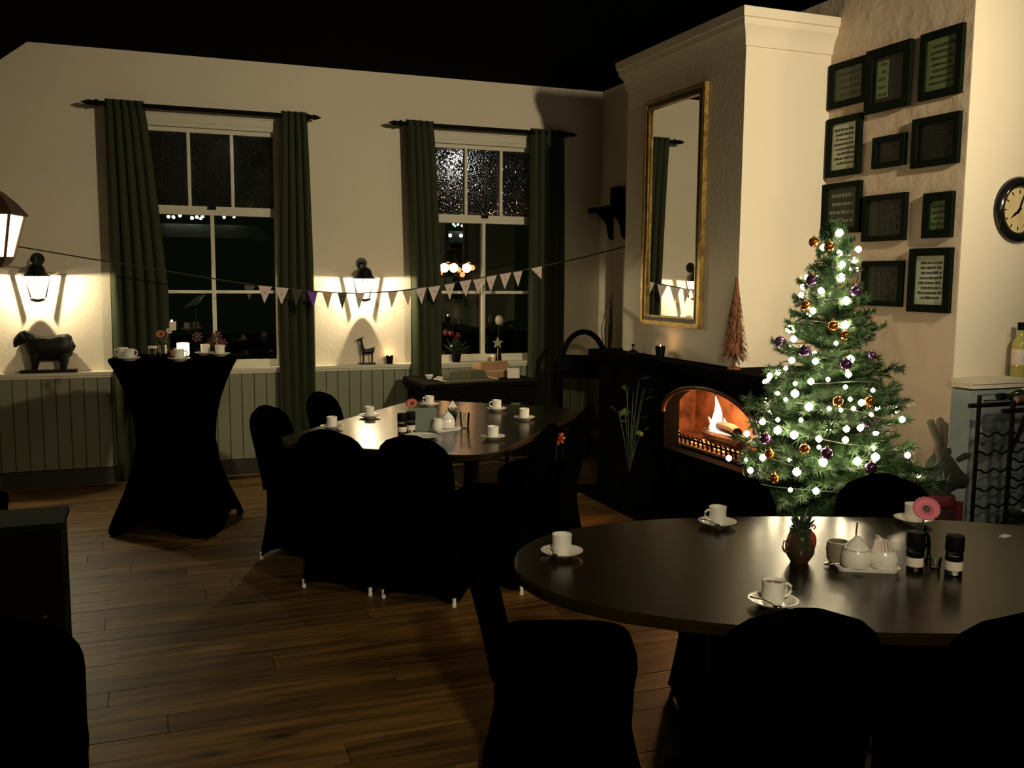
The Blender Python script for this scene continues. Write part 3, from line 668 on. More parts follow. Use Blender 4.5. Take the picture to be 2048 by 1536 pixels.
for x, y, z, lab in Ob: bauble(x-.012, y-.018, z, .024, COPPER, lab, 'copper baubles on the tree')
Ub = [(2.883, 3.607, 1.653,'plum bauble on the left edge near the tree top'), (3.017, 3.468, 1.604,'plum bauble on the right edge near the tree top'), (2.822, 3.741, 1.359,'plum bauble sticking out at the far left edge of the tree'), (2.794, 3.525, 1.332,'glossy plum bauble left of centre at upper mid tree'), (2.907, 3.382, 1.279,'plum bauble beside a bright cluster, centre right'), (3.049, 3.381, 1.317,'small plum bauble sticking out at the right edge'), (2.957, 3.287, 1.034,'plum bauble on the right at lower mid tree'), (2.65, 3.593, 0.924,'dark plum bauble hanging in front of the fire edge'), (2.773, 3.321, 0.895,'plum bauble low in the centre of the tree'), (2.937, 3.228, 0.84,'plum bauble low right near the chair back')]
for i, (x, y, z, lab) in enumerate(Ub): bauble(x-.012, y-.018, z, .020 if i == 5 else .028, PURPLE, lab, 'plum baubles on the tree')

# ================================================================== CHAIRS
def make_chair():
    root = thing('covered_chair', 'x', 'chair', (0,0,0), 0, 'dining chairs in black stretch covers')
    n = 40
    def ring(wx, yf, yr, z, hem=0, e=4.5):
        out = []
        for j in range(n):
            t_ = 2*PI*j/n+PI/n; c, s_ = math.cos(t_), math.sin(t_)
            x = wx*math.copysign(abs(c)**(2/e), c); yh = (yf-yr)/2; y = (yf+yr)/2+yh*math.copysign(abs(s_)**(2/e), s_)
            k = abs(math.sin(2*t_))**1.6       # 1 at corners, 0 at mid sides
            out.append((x, y, z+hem*(1-k)))
        return out
    sk = MB().rings([ring(.238,.255,-.258,.020,.070), ring(.226,.24,-.243,.10,.04), ring(.205,.215,-.222,.25), ring(.205,.22,-.22,.38), ring(.212,.23,-.222,.455), ring(.205,.225,-.215,.475)], False, False)
    sk.build('skirt', BLACKC, root, 60)
    MB().rings([ring(.205,.225,-.215,.470), ring(.208,.228,-.21,.482), ring(.19,.21,-.20,.492), ring(.10,.12,-.11,.497)], True, True).build('seat_cover', BLACKC, root, 60)
    rs = []
    for i in range(15):
        f_ = i/14; z = .42+.46*f_
        yc_ = -.205-.115*f_**1.2
        wx = .205 if f_ < .62 else .205*max(.02, 1-((f_-.62)/.385)**2.6)**.5
        th = .034*(1 if f_ < .85 else max(.25, 1-((f_-.85)/.17)**2*.7))
        rr = []
        for j in range(24):
            t_ = 2*PI*j/24; c, s_ = math.cos(t_), math.sin(t_)
            x = wx*math.copysign(abs(c)**(2/3.2), c); bow = -.02*(x/.205)**2*-1
            rr.append((x, yc_+th*math.copysign(abs(s_)**(2/2.6), s_)+bow, z))
        rs.append(rr)
    MB().rings(rs).build('back_cover', BLACKC, root, 60)
    lm = MB().lathe([(.0001,0),(.011,0),(.010,.045),(.0001,.045)], 12).mesh('leg', CHROME, 30)
    for x in (-.19,.19):
        for y in (-.212,.21): link('leg', lm, root, (x*1.04, y*1.04, 0))
    return root
proto = make_chair(); used = [False]
def chair(x, y, fx, fy, label):
    o = proto if not used[0] else copy_tree(proto)
    used[0] = True
    o.location = (x, y, 0); o.rotation_euler = (0, 0, math.atan2(-fx, fy)); o['label'] = label
    return o
def uv(u, v): return (u*.764+v*.645, -u*.645+v*.764)
cx, cy = uv(-2.44, 4.47); chair(cx, cy, .645, .764, 'black covered chair at the middle table, left of the two facing away')
cx, cy = uv(-1.965, 4.465); chair(cx, cy, .645, .764, 'black covered chair at the middle table, right of the two facing away')
cx, cy = uv(-2.92, 4.80); chair(cx, cy, .764, -.645, 'black covered chair at the near left side of the middle table')
cx, cy = uv(-2.98, 5.52); chair(cx, cy, .764, -.645, 'black covered chair at the far left side of the middle table, by the curtain')
cx, cy = uv(-1.73, 4.74); chair(cx, cy, -.764, .645, 'black covered chair at the right side of the middle table, nearest the camera')
cx, cy = uv(-1.72, 5.5); chair(cx, cy, -.764, .645, 'black covered chair at the right side of the middle table, towards the fire')
def nl(u, v): return (2.1+u*.934+v*.358, 2.3-u*.358+v*.934)
cx, cy = nl(-.43, -.44); chair(cx, cy, .358, .934, 'black covered chair in the foreground beside the cup with a side handle')
cx, cy = nl(.12, -.45); chair(cx, cy, .358, .934, 'black covered chair in the foreground cut by the right edge')
cx, cy = nl(-.96, .015); chair(cx, cy, .934, -.358, 'black covered chair seen edge-on at the left end of the near table')
cx, cy = nl(.36, .50); chair(cx, cy, -.358, -.934, 'black covered chair at the near table, in front of the reindeer figure')
cx, cy = nl(-.27, .52); chair(cx, cy, -.358, -.934, 'black covered chair across the near table, in front of the fire')
chair(-.40, 2.62, -.1, 1, 'black covered chair in the lower left corner of the picture')
chair(-1.0, 5.55, .6, .8, 'black covered chair just entering at the left edge by the wainscot')

# ================================================================== TABLES
TZ = .76
# near oval table
t = thing('oval_table', 'large dark varnished oval table in the foreground', 'table', (2.1, 2.3, 0), R(-20.97))
el = superell(1.12, .60, 2.35, 72)
sc2 = lambda k, d: [(x*k - math.copysign(min(abs(x),d),x)*0, y*k) for x, y in el]
MB().rings([[(x*.985,y*.975,.722) for x,y in el],[(x,y,.730) for x,y in el],[(x,y,.752) for x,y in el],[(x*.992,y*.987,.76) for x,y in el]]).build('tabletop', TABLE, t, 30)
for sx in (-1,1):
    MB().lathe([(.0001,.0),(.20,0),(.19,.03),(.06,.06),(.05,.40),(.055,.66),(.13,.722),(.0001,.722)], 20, (sx*.45,0,0)).build('pedestal', DARKW, t)
# middle table, rounded corners
cx, cy = uv(-2.27, 5.30); ang = math.atan2(-.645, .764)
t = thing('dining_table', 'dark glossy table with rounded corners set for coffee, below the bunting', 'table', (cx, cy, 0), ang)
rr = rrect(-.65, .65, -.97, .97, .22, 8)
MB().rings([[(x*.985,y*.985,.722) for x,y in rr],[(x,y,.730) for x,y in rr],[(x,y,.752) for x,y in rr],[(x*.992,y*.994,.76) for x,y in rr]]).build('tabletop', TABLE, t, 30)
for sy in (-.45,.45):
    MB().lathe([(.0001,.0),(.20,0),(.19,.03),(.06,.06),(.05,.40),(.055,.66),(.13,.722),(.0001,.722)], 20, (0,sy,0)).build('pedestal', DARKW, t)
# bar table in stretch cloth
t = thing('bar_table', 'tall round bar table in a black stretch cover', 'bar table', (.14, 6.50, 0))
n = 64; rs = []
for z, r_, lob in ((.015,.43,.16),(.10,.40,.14),(.25,.335,.08),(.42,.275,.03),(.58,.25,.01),(.72,.258,0),(.86,.29,0),(.98,.335,0),(1.06,.372,0),(1.095,.392,0),(1.112,.397,0)):
    ring = []
    for j in range(n):
        a = 2*PI*j/n; k = abs(math.cos(2*(a-R(20))))**2.0
        rad = r_*(1-lob+lob*k*1.25); zz = z+(1-k)*(.10 if z < .02 else .05 if z < .2 else 0)
        ring.append((rad*math.cos(a), rad*math.sin(a), zz))
    rs.append(ring)
MB().rings(rs, False, False).build('stretch_cover', BLACKC, t, 60)
MB().lathe([(.397,1.108),(.394,1.119),(.38,1.122),(.0001,1.122)], 64).build('top_cloth', BLACKC, t, 40)
for k in range(4):
    a = R(20)+k*PI/2; MB().lathe([(.0001,0),(.02,0),(.018,.03),(.0001,.03)], 12, (.425*math.cos(a), .425*math.sin(a), 0)).build('foot', BLACKM, t)
# dark cabinet at the left edge
t = thing('low_cabinet', 'low dark wooden cabinet at the left edge of the picture', 'cabinet', (-1.1, 3.82, 0))
MB().box(-.80,.775,-.13,.13,.06,.735).build('carcass', DARKW, t, 0)
MB().box(-.82,.785,-.14,.14,.735,.76).build('top', wood('waxed_top', (.004,.009,.003), (.003,.006,.002), .85, spec=.05), t, 0)
MB().box(-.78,.755,-.11,.11,0,.06).build('plinth', BLACKM, t, 0)
for x0, x1 in ((-.78,-.27),(-.26,.25),(.26,.76)):
    d = MB().box(x0,x1,-.14,-.13,.09,.72).build('door', DARKW, t, 0)
    MB().ball((x1-.05,-.15,.42), .013, 10, 7).build('knob', BRONZE, d)

# ================================================================== CUPS AND SAUCERS
cup_m = MB().lathe([(.0001,.004),(.019,.004),(.022,0),(.024,.002),(.028,.010),(.0305,.025),(.0315,.060),(.0322,.064),(.031,.065),(.0295,.060),(.0285,.025),(.024,.011),(.0001,.010)], 28).mesh('cup_body', CHINA, 50)
han_m = MB().tube([(.028,0,.052),(.040,0,.055),(.050,0,.046),(.051,0,.034),(.043,0,.022),(.028,0,.017)], [.0045,.004,.004,.004,.004,.0045], 8).mesh('handle', CHINA, 60)
cof_m = MB().lathe([(.0001,.056),(.029,.056),(.029,.054),(.0001,.054)], 24).mesh('coffee', COFFEE, 30)
sau_m = MB().lathe([(.0001,.003),(.030,.003),(.034,0),(.037,.003),(.055,.012),(.068,.019),(.069,.021),(.067,.0215),(.052,.015),(.034,.008),(.028,.0085),(.0001,.0075)], 36).mesh('saucer', CHINA, 50)
spo_m = MB().tube([(-.05,0,.019),(0,0,.024),(.03,0,.02)], [.003,.002,.002], 6).ball((.04,0,.02), .011, 12, 8, 1.4, 1, .35).mesh('teaspoon', STEEL, 60)
def cup(x, y, z, ang, lab, coffee=False, spoon=None, grp='coffee cups'):
    s_ = link('saucer', sau_m, None, (x, y, z)); tag(s_, 'saucer under the ' + lab, 'saucer', 'saucers')
    c = thing('coffee_cup', 'white china ' + lab, 'cup', (x, y, z+.0085), R(ang), grp)
    link('cup_body', cup_m, c); link('handle', han_m, c)
    if coffee: link('coffee', cof_m, c)
    if spoon is not None:
        p = link('teaspoon', spo_m, None, (x+.046*math.cos(R(spoon)), y+.046*math.sin(R(spoon)), z+.004), (0,0,R(spoon+80)))
        tag(p, 'teaspoon beside the ' + lab, 'spoon', 'teaspoons')
cup(1.219, 2.70, TZ, 100, 'cup at the left end of the near table', False, 190)
cup(1.905, 2.85, TZ, 175, 'left-handled cup at the far edge of the near table', False, 200)
cup(1.575, 2.075, TZ, -15, 'cup of foamy coffee nearest the camera', True, 205)
cup(2.62, 2.645, TZ, 60, 'cup behind the pink gerbera', False)
cup(1.29, 5.86, TZ, 80, 'cup at the left edge of the middle table', False, 30)
cup(.985, 5.50, TZ, 90, 'cup nearest the left chairs on the middle table', False)
cup(1.805, 6.27, TZ, 180, 'cup behind the sage card on the middle table', False)
cup(2.175, 5.92, TZ, 175, 'left-handled cup at the far right of the middle table', False)
cup(2.20, 5.48, TZ, 80, 'cup at the right edge of the middle table', False)
cup(1.765, 4.86, TZ, 80, 'cup at the near right of the middle table', False)
cup(-.125, 6.33, 1.122, 20, 'front left cup on the bar table', False, 10)
cup(-.165, 6.47, 1.122, 190, 'cup just behind the front left cup on the bar table', False)
cup(.165, 6.20, 1.122, 10, 'right-handled cup at the front of the bar table', False)
cup(.345, 6.63, 1.122, 90, 'back cup of the two at the right of the bar table', False)
cup(.432, 6.53, 1.122, 95, 'front cup of the two at the right of the bar table', False)
# things on the bar table
def vase_flower(loc, lab, r_, h, petals, fm, head, tilt):
    pass
GL = BOTTLEG
def candle_glass(loc, lab, lit=True, r_=.032, h=.075, glow=.35):
    c = thing('candle_glass', lab, 'candle', loc)
    MB().lathe([(.0001,0),(r_*.85,0),(r_,.01),(r_,h),(r_*.94,h),(r_*.92,.014),(.0001,.012)], 20).build('glass', mat('frosted_glow_glass', (.9,.75,.5), .4, emit=(1,.70,.38), estr=2.4 if lit else .0, noise=(8,.2,(.85,.7,.45))), c)
    MB().lathe([(.0001,.014),(r_*.85,.014),(r_*.85,h*.4),(.0001,h*.4)], 14).build('wax', CREAMP, c)
    MB().lathe([(.0005,h*.42),(.005,h*.5),(.0025,h*.68),(.0004,h*.8)], 10).build('flame', WAXG, c)
    lamp('candle_glow', 'POINT', (loc[0], loc[1], loc[2]+h*1.1), glow, (1,.62,.30), .01)
candle_glass((.203, 6.62, 1.122), 'glowing candle glass behind the front cup on the bar table', True, .04, .085, .5)
def blossom(parent, c, r_, m_, n=12, tilt=(0,0,0), core=None):
    o = bpy.data.objects.new('blossom', None)
    b = MB()
    for k in range(n):
        a = 2*PI*k/n; ca, sa = math.cos(a), math.sin(a); wv = r_*.22
        pts = []
        for f_, wd, zz in ((.18,.3,0),(.6,1,.10),(.9,.9,.12),(1.0,.35,.09)):
            pts.append((f_*r_, wd*wv, zz*r_))
        vs_ = [(x*ca-y*sa, x*sa+y*ca, z) for x, y, z in pts]+[(x*ca+y*sa, x*sa-y*ca, z) for x, y, z in pts]
        b.add(vs_, [(0,1,5,4),(1,2,6,5),(2,3,7,6)])
    o = b.build('petals', m_, parent, 60, c, tilt)
    md = o.modifiers.new('thickness','SOLIDIFY'); md.thickness = r_*.05
    MB().ball((0,0,r_*.05), r_*.24, 12, 7, 1, 1, .6).build('flower_centre', core or LEAFD, o)
t = thing('flower_vase', 'small glass with salmon and pale flowers on the bar table', 'vase', (.075, 6.60, 1.122))
MB().lathe([(.0001,0),(.024,0),(.030,.02),(.028,.07),(.022,.085),(.020,.085),(.024,.068),(.026,.02),(.0001,.006)], 18).build('glass', GL, t)
MB().tube([(0,0,.01),(.0,0,.10),(-.008,-.01,.145)], .002, 5).tube([(.005,0,.01),(.02,0,.10),(.04,-.005,.165)], .002, 5).tube([(0,.004,.01),(-.03,0,.09)], .002, 5).build('stems', LEAF, t)
blossom(t, (-.01,-.012,.148), .030, SALMON, 10, (R(60),0,R(-20))); blossom(t, (.042,-.008,.168), .020, CREAMP, 9, (R(60),0,R(20)))
for k in range(5):
    a = k*1.3; MB().ball((.018*math.cos(a), .018*math.sin(a), .092+.006*k), .012, 8, 6, 1.6, .8, .4).build('leaf', LEAF, t)
t = thing('glass_jar', 'small glass jar with a pale lid left of the flowers on the bar table', 'jar', (.012, 6.56, 1.122))
MB().lathe([(.0001,0),(.022,0),(.025,.01),(.025,.05),(.02,.06)], 16).build('glass', GL, t)
MB().lathe([(.027,.058),(.029,.062),(.027,.072),(.0001,.074)], 16).build('lid', CREAMP, t)
t = thing('tea_glass', 'amber tea glass right of the flowers on the bar table', 'glass', (.128, 6.54, 1.122))
MB().lathe([(.0001,0),(.018,0),(.021,.01),(.023,.058),(.0215,.058),(.019,.012),(.0001,.008)], 18).build('glass', GL, t)
MB().lathe([(.0001,.009),(.0185,.009),(.0205,.045),(.0001,.045)], 16).build('amber_filling', mat('amber', (.55,.22,.10), .3, noise=(9,.3,(.45,.18,.08))), t)

# ---------------------------------------------------------------- near table items
t = thing('red_jug', 'small green-red jug holding a spiky succulent on the near table', 'jug', (1.905, 2.385, TZ))
JUGG = mat('dark_green_glaze', (.02,.035,.015), .15, coat=.6, noise=(12,.8,(.10,.012,.012)))
MB().lathe([(.0001,0),(.026,0),(.030,.006),(.044,.03),(.046,.055),(.038,.085),(.032,.10),(.034,.115),(.030,.115),(.028,.10),(.0001,.09)], 24).build('jug_body', JUGG, t)
MB().tube([(-.043,0,.07),(-.062,0,.075),(-.066,0,.055),(-.058,0,.04),(-.045,0,.04)], .0035, 6).build('handle', mat('red_glaze', (.20,.03,.02), .2, noise=(9,.4,(.15,.02,.015))), t)
MB().tube([(.03,0,.10),(.05,0,.118),(.058,0,.112),(.05,-.004,.104)], .003, 6).build('curl', RED, t)
MB().ball((.022,-.018,.07), .024, 12, 8, .9, .9, 1.5).build('red_bud', RED, t)
for k in range(11):
    a = k*2.4; el_ = R(48+28*((k*37)%10)/10); L_ = .06+.012*(k%3)
    d = Vector((math.cos(a)*math.cos(el_), math.sin(a)*math.cos(el_), math.sin(el_))); p = Vector((0,0,.095))
    MB().tube([p, p+d*L_*.5, p+d*L_], [.008,.007,.0008], 6).build('leaf', LEAFD if k % 3 else LEAF, t)
# tray with sugar pot and milk pot
t = tag(MB().rings([[(x,y,0) for x,y in rrect(-.09,.09,-.045,.045,.02)],[(x*1.03,y*1.06,.006) for x,y in rrect(-.09,.09,-.045,.045,.02)],[(x*1.08,y*1.12,.014) for x,y in rrect(-.09,.09,-.045,.045,.02)],[(x*1.05,y*1.06,.014) for x,y in rrect(-.09,.09,-.045,.045,.02)],[(x*.98,y*.96,.006) for x,y in rrect(-.09,.09,-.045,.045,.02)]]).build('china_tray', CHINA, None, 40, (2.058, 2.262, TZ), (0,0,R(-28))), 'small rectangular white china tray on the near table', 'tray')
def pot(loc, lab, stripes=False, squat=1.0, lidspoon=False, grp='sugar and milk pots'):
    p = thing('sugar_pot', lab, 'pot', loc, R(-20), grp)
    MB().lathe([(.0001,0),(.03,0),(.040,.006),(.046,.022),(.045,.042),(.036,.066),(.022,.084),(.012,.092),(.008,.098),(.0001,.10)], 28).build('body', CHINA, p)
    MB().lathe([(.0395,.058),(.041,.0595),(.0395,.061)], 28).build('lid_seam', mat('seam_grey', (.4,.38,.34), .5, noise=(9,.2,(.35,.33,.3))), p)
    if lidspoon: MB().tube([(.0,.012,.085),(.004,.016,.14)], .0028, 6).build('spoon_handle', STEEL, p)
    return p
pot((2.022, 2.262, TZ+.0075), 'white pear-shaped sugar pot with a spoon handle on the tray', False, 1, True)
p = thing('sachet_pot', 'white ribbed pot holding folded paper sachets on the tray', 'pot', (2.098, 2.228, TZ+.0075), R(-20), 'sugar and milk pots')
MB().lathe([(.0001,0),(.03,0),(.038,.006),(.043,.025),(.041,.045),(.034,.058),(.031,.058),(.037,.045),(.0001,.03)], 28).build('body', CHINA, p)
for k in range(6):
    MB().box(-.030+.004*k,-.028+.004*k+.008,-.018,.016,.03,.088+.006*(k%3)).build('sachet', CREAMP, p, 0, (.006*k-.01,0,0), (0,R(8-5*k),R(12*k-30)))
p = thing('creamer_bowl', 'small grey-brown bowl at the back left of the tray', 'bowl', (2.005, 2.325, TZ), 0)
MB().lathe([(.0001,0),(.022,0),(.034,.02),(.037,.05),(.034,.075),(.031,.075),(.033,.05),(.028,.02),(.0001,.006)], 22).build('bowl_body', mat('stoneware', (.22,.19,.13), .35, noise=(14,.5,(.14,.12,.08))), p)
p = thing('teaspoon', 'steel teaspoon end sticking out left of the tray', 'spoon', (1.962, 2.318, TZ))
MB().tube([(0,0,.006),(.03,-.02,.012),(.055,-.04,.018)], [.004,.0025,.002], 6).ball((0,0,.008), .011, 12, 8, 1.3, 1, .4).build('bowl_end', STEEL, p)
def mill(loc, lab, fill, band):
    t = thing('spice_mill', lab, 'mill', loc, R(-35), 'salt and pepper mills')
    MB().lathe([(.0001,0),(.024,0),(.025,.004),(.025,.072),(.022,.078),(.021,.078),(.023,.070),(.023,.004),(.0001,.003)], 24).build('glass', GL, t)
    MB().lathe([(.0001,.004),(.0222,.004),(.0222,.055),(.0001,.055)], 20).build('filling', fill, t)
    MB().lathe([(.0256,.018),(.0258,.020),(.0258,.046),(.0256,.048)], 24).build('label', CREAMP, t)
    MB().lathe([(.0257,.046),(.026,.047),(.026,.062),(.0257,.063)], 24).build('black_band', BLACKM, t)
    MB().lathe([(.026,.076),(.0275,.080),(.0275,.118),(.025,.124),(.0001,.125)], 24).build('grinder_cap', BLACKM, t)
PEP = mat('peppercorns', (.03,.022,.015), .8, noise=(120,.8,(.10,.08,.05))); SALT = mat('coarse_salt', (.75,.72,.64), .6, noise=(120,.5,(.6,.58,.5)))
mill((2.185, 2.19, TZ), 'pepper mill with black cap on the near table', PEP, BLACKM)
mill((2.268, 2.118, TZ), 'salt mill with black cap, rightmost on the near table', SALT, BLACKM)
mill((1.325, 5.17, TZ), 'pepper mill left of the sage card on the middle table', PEP, BLACKM)
mill((1.388, 5.215, TZ), 'salt mill against the sage card on the middle table', SALT, BLACKM)
candle = thing('shot_glass', 'tiny clear glass between the two mills on the near table', 'glass', (2.262, 2.185, TZ))
MB().lathe([(.0001,0),(.015,0),(.017,.004),(.020,.04),(.0185,.04),(.0155,.008),(.0001,.006)], 18).build('glass', GL, candle)
t = thing('gerbera_vase', 'pink gerbera in a small clear vase on the near table', 'vase', (2.290, 2.275, TZ))
MB().lathe([(.0001,0),(.026,0),(.030,.008),(.031,.06),(.026,.085),(.014,.098),(.013,.118),(.0115,.118),(.0125,.098),(.024,.083),(.028,.06),(.0001,.006)], 22).build('glass', GL, t)
MB().tube([(0,0,.012),(.003,0,.10),(.008,-.003,.16)], .0028, 6).build('stem', LEAF, t)
blossom(t, (.010,-.006,.168), .042, PINK, 18, (R(52),0,R(-38)), LEAF)
p = tag(MB().box(-.022,.022,-.012,.012,0,.003).build('sugar_sachet', CREAMP, None, 0, (2.79, 2.39, TZ), (0,0,.3)), 'tiny white paper sachet at the right of the near table', 'sachet')

# ---------------------------------------------------------------- middle table items
t = thing('menu_card', 'folded sage green card standing on the middle table', 'card', (1.475, 5.265, TZ), R(-10))
MB().add([(-.085,-.03,0),(.085,-.03,0),(.08,0,.135),(-.09,0,.135),(-.085,-.027,0),(.085,-.027,0),(.08,.003,.135),(-.09,.003,.135)], [(0,1,2,3),(7,6,5,4),(0,4,5,1),(2,6,7,3),(1,5,6,2),(0,3,7,4)]).build('front_leaf', TEAL, t, 0)
MB().add([(-.085,.03,0),(.085,.03,0),(.08,0,.135),(-.09,0,.135),(-.085,.033,0),(.085,.033,0),(.08,.003,.135),(-.09,.003,.135)], [(0,1,2,3),(7,6,5,4),(0,4,5,1),(2,6,7,3),(1,5,6,2),(0,3,7,4)]).build('back_leaf', TEAL, t, 0)
t = thing('flower_vase', 'salmon flower in a little vase behind the sage card', 'vase', (1.44, 5.36, TZ))
MB().lathe([(.0001,0),(.02,0),(.024,.02),(.018,.07),(.012,.085),(.0105,.085),(.016,.068),(.021,.02),(.0001,.005)], 18).build('glass', GL, t)
MB().tube([(0,0,.01),(0,0,.10),(-.008,0,.15)], .0022, 6).build('stem', LEAF, t)
blossom(t, (-.01,-.004,.152), .034, SALMON, 12, (R(40),R(-25),0), LEAF)
t = tag(MB().rings([[(x,y,0) for x,y in rrect(-.09,.09,-.05,.05,.02)],[(x*1.04,y*1.06,.006) for x,y in rrect(-.09,.09,-.05,.05,.02)],[(x*1.08,y*1.12,.014) for x,y in rrect(-.09,.09,-.05,.05,.02)],[(x*1.04,y*1.05,.014) for x,y in rrect(-.09,.09,-.05,.05,.02)],[(x*.98,y*.96,.006) for x,y in rrect(-.09,.09,-.05,.05,.02)]]).build('china_tray', CHINA, None, 40, (1.60, 5.24, TZ), (0,0,R(20))), 'white china tray with pots on the middle table', 'tray')
pot((1.625, 5.265, TZ+.0075), 'white ribbed sugar pot on the middle table tray')
p = thing('milk_jug', 'small white milk jug on the middle table tray', 'jug', (1.55, 5.215, TZ+.0075))
MB().lathe([(.0001,0),(.022,0),(.032,.012),(.034,.03),(.026,.055),(.027,.068),(.024,.068),(.023,.055),(.0001,.04)], 22).build('body', CHINA, p)
p = tag(MB().lathe([(.0001,.003),(.05,.003),(.055,0),(.06,.003),(.085,.012),(.095,.016),(.094,.018),(.08,.014),(.055,.007),(.0001,.007)], 36).build('side_plate', CHINA, None, 50, (1.395, 5.02, TZ)), 'white side plate just behind the right foreground chair back', 'plate')
t = thing('succulent_pot', 'little green plant with a grey paper flag at the middle table', 'plant', (1.725, 5.50, TZ))
MB().lathe([(.0001,0),(.024,0),(.032,.05),(.030,.052),(.0001,.045)], 18).build('pot', BLACKM, t)
for k in range(12):
    a = k*2.4; el_ = R(25+50*((k*7)%10)/10); d = Vector((math.cos(a)*math.cos(el_), math.sin(a)*math.cos(el_), math.sin(el_))); p = Vector((0,0,.046))
    MB().tube([p, p+d*.03, p+d*.06], [.004,.007,.001], 6).build('leaf', LEAF, t)
MB().tube([(0,0,.045),(.005,0,.14)], .0015, 5).build('pick', STEEL, t)
MB().prism([(-.025,.095),(.035,.095),(.006,.14)], -.0015, .0015).build('paper_flag', CREAMP, t, 0)
candle = thing('water_glass', 'clear water glass right of the tray on the middle table', 'glass', (1.74, 5.29, TZ))
MB().lathe([(.0001,0),(.024,0),(.026,.004),(.031,.09),(.029,.09),(.024,.01),(.0001,.008)], 20).build('glass', GL, candle)

# ================================================================== SIDEBOARD UNDER WINDOW
t = thing('sideboard', 'dark wooden side table loaded with packages under the window', 'side table', (2.66, 7.58, 0))
MB().box(-.62,.40,-.36,.34,.765,.80).build('top', DARKW, t, 0)
MB().box(-.58,.36,-.33,.31,.62,.765).build('apron', DARKW, t, 0)
for x in (-.55,.33):
    for y in (-.30,.28): MB().tube([(x,y,0),(x,y,.3),(x,y,.64)], [.02,.026,.035], 10).build('leg', DARKW, t)
for x in (-.345,.125):
    d = MB().box(x-.215,x+.215,-.342,-.33,.64,.75).build('drawer_front', DARKW, t, 0); MB().ball((x,-.352,.695), .013, 10, 7).build('knob', BRONZE, d)
zt = .80
t = thing('serving_tray', 'brass-rimmed tray lying at the front of the side table', 'tray', (2.44, 7.38, zt), R(8))
MB().box(-.24,.24,-.12,.12,0,.012).build('tray_base', wood('tray_wood', (.06,.05,.025), (.04,.03,.015), .35), t, 0)
for a in (((-.24,-.12),(.24,-.12)), ((-.24,.12),(.24,.12)), ((-.24,-.12),(-.24,.12)), ((.24,-.12),(.24,.12))):
    MB().tube([(a[0][0],a[0][1],.018),(a[1][0],a[1][1],.018)], .007, 6).build('rim', SILV, t)
t = thing('olive_package', 'olive green wrapped package on the tray', 'package', (2.43, 7.40, zt+.012), R(10))
MB().rings([[(x,y,0) for x,y in rrect(-.17,.17,-.08,.08,.02)],[(x*1.02,y*1.03,.03) for x,y in rrect(-.17,.17,-.08,.08,.02)],[(x*.95,y*.93,.075) for x,y in rrect(-.17,.17,-.08,.08,.02)],[(x*.6,y*.5,.085) for x,y in rrect(-.17,.17,-.08,.08,.02)]]).build('wrap', mat('olive_wrap', (.075,.075,.03), .6, noise=(14,.7,(.05,.05,.02)), bump=(30,.3)), t, 50)
MB().box(-.012,.012,-.084,.084,.02,.088).build('ribbon', mat('olive_ribbon', (.12,.11,.05), .5, noise=(20,.3,(.1,.09,.04))), t, 0)
t = thing('kraft_parcel', 'orange-brown kraft paper parcel leaning towards the window', 'parcel', (2.745, 7.62, zt), R(18))
MB().rings([[(x,y,0) for x,y in rrect(-.16,.16,-.07,.07,.02)],[(x*1.03,y*1.03,.05) for x,y in rrect(-.16,.16,-.07,.07,.02)],[(x*1.0,y*.95,.11) for x,y in rrect(-.16,.16,-.07,.07,.02)],[(x*.9,y*.6,.135) for x,y in rrect(-.16,.16,-.07,.07,.02)]]).build('paper', KRAFT, t, 50)
MB().tube([(-.165,-.074,.06),(.165,-.074,.06)], .003, 5).build('string', CREAMP, t)
t = thing('gift_tag', 'pale round tag at the corner of the kraft parcel', 'tag', (2.60, 7.50, zt+.05))
MB().lathe([(.0001,0),(.022,0),(.022,.004),(.0001,.004)], 16).build('disc', CREAMP, t, 30, (0,-.0,.0), (R(70),0,R(10)))
t = thing('place_card', 'small white folded card standing at the right of the side table', 'card', (2.905, 7.50, zt), R(-12))
MB().add([(-.052,-.02,0),(.052,-.02,0),(.052,0,.085),(-.052,0,.085),(-.052,-.018,0),(.052,-.018,0),(.052,.002,.085),(-.052,.002,.085)], [(0,1,2,3),(7,6,5,4),(0,4,5,1),(2,6,7,3),(1,5,6,2),(0,3,7,4)]).build('front_leaf', CREAMP, t, 0)
MB().add([(-.052,.02,0),(.052,.02,0),(.052,0,.085),(-.052,0,.085),(-.052,.022,0),(.052,.022,0),(.052,.002,.085),(-.052,.002,.085)], [(0,1,2,3),(7,6,5,4),(0,4,5,1),(2,6,7,3),(1,5,6,2),(0,3,7,4)]).build('back_leaf', CREAMP, t, 0)
for i, (x, y) in enumerate(((2.19,7.62),(2.235,7.45))):
    t = thing('small_bowl', ['back one of two small pale bowls at the left of the side table','front one of two small pale bowls at the left of the side table'][i], 'bowl', (x, y, zt), 0, 'small pale bowls')
    MB().lathe([(.0001,0),(.018,0),(.032,.02),(.036,.036),(.033,.036),(.028,.02),(.0001,.006)], 20).build('bowl_body', CHINA, t)

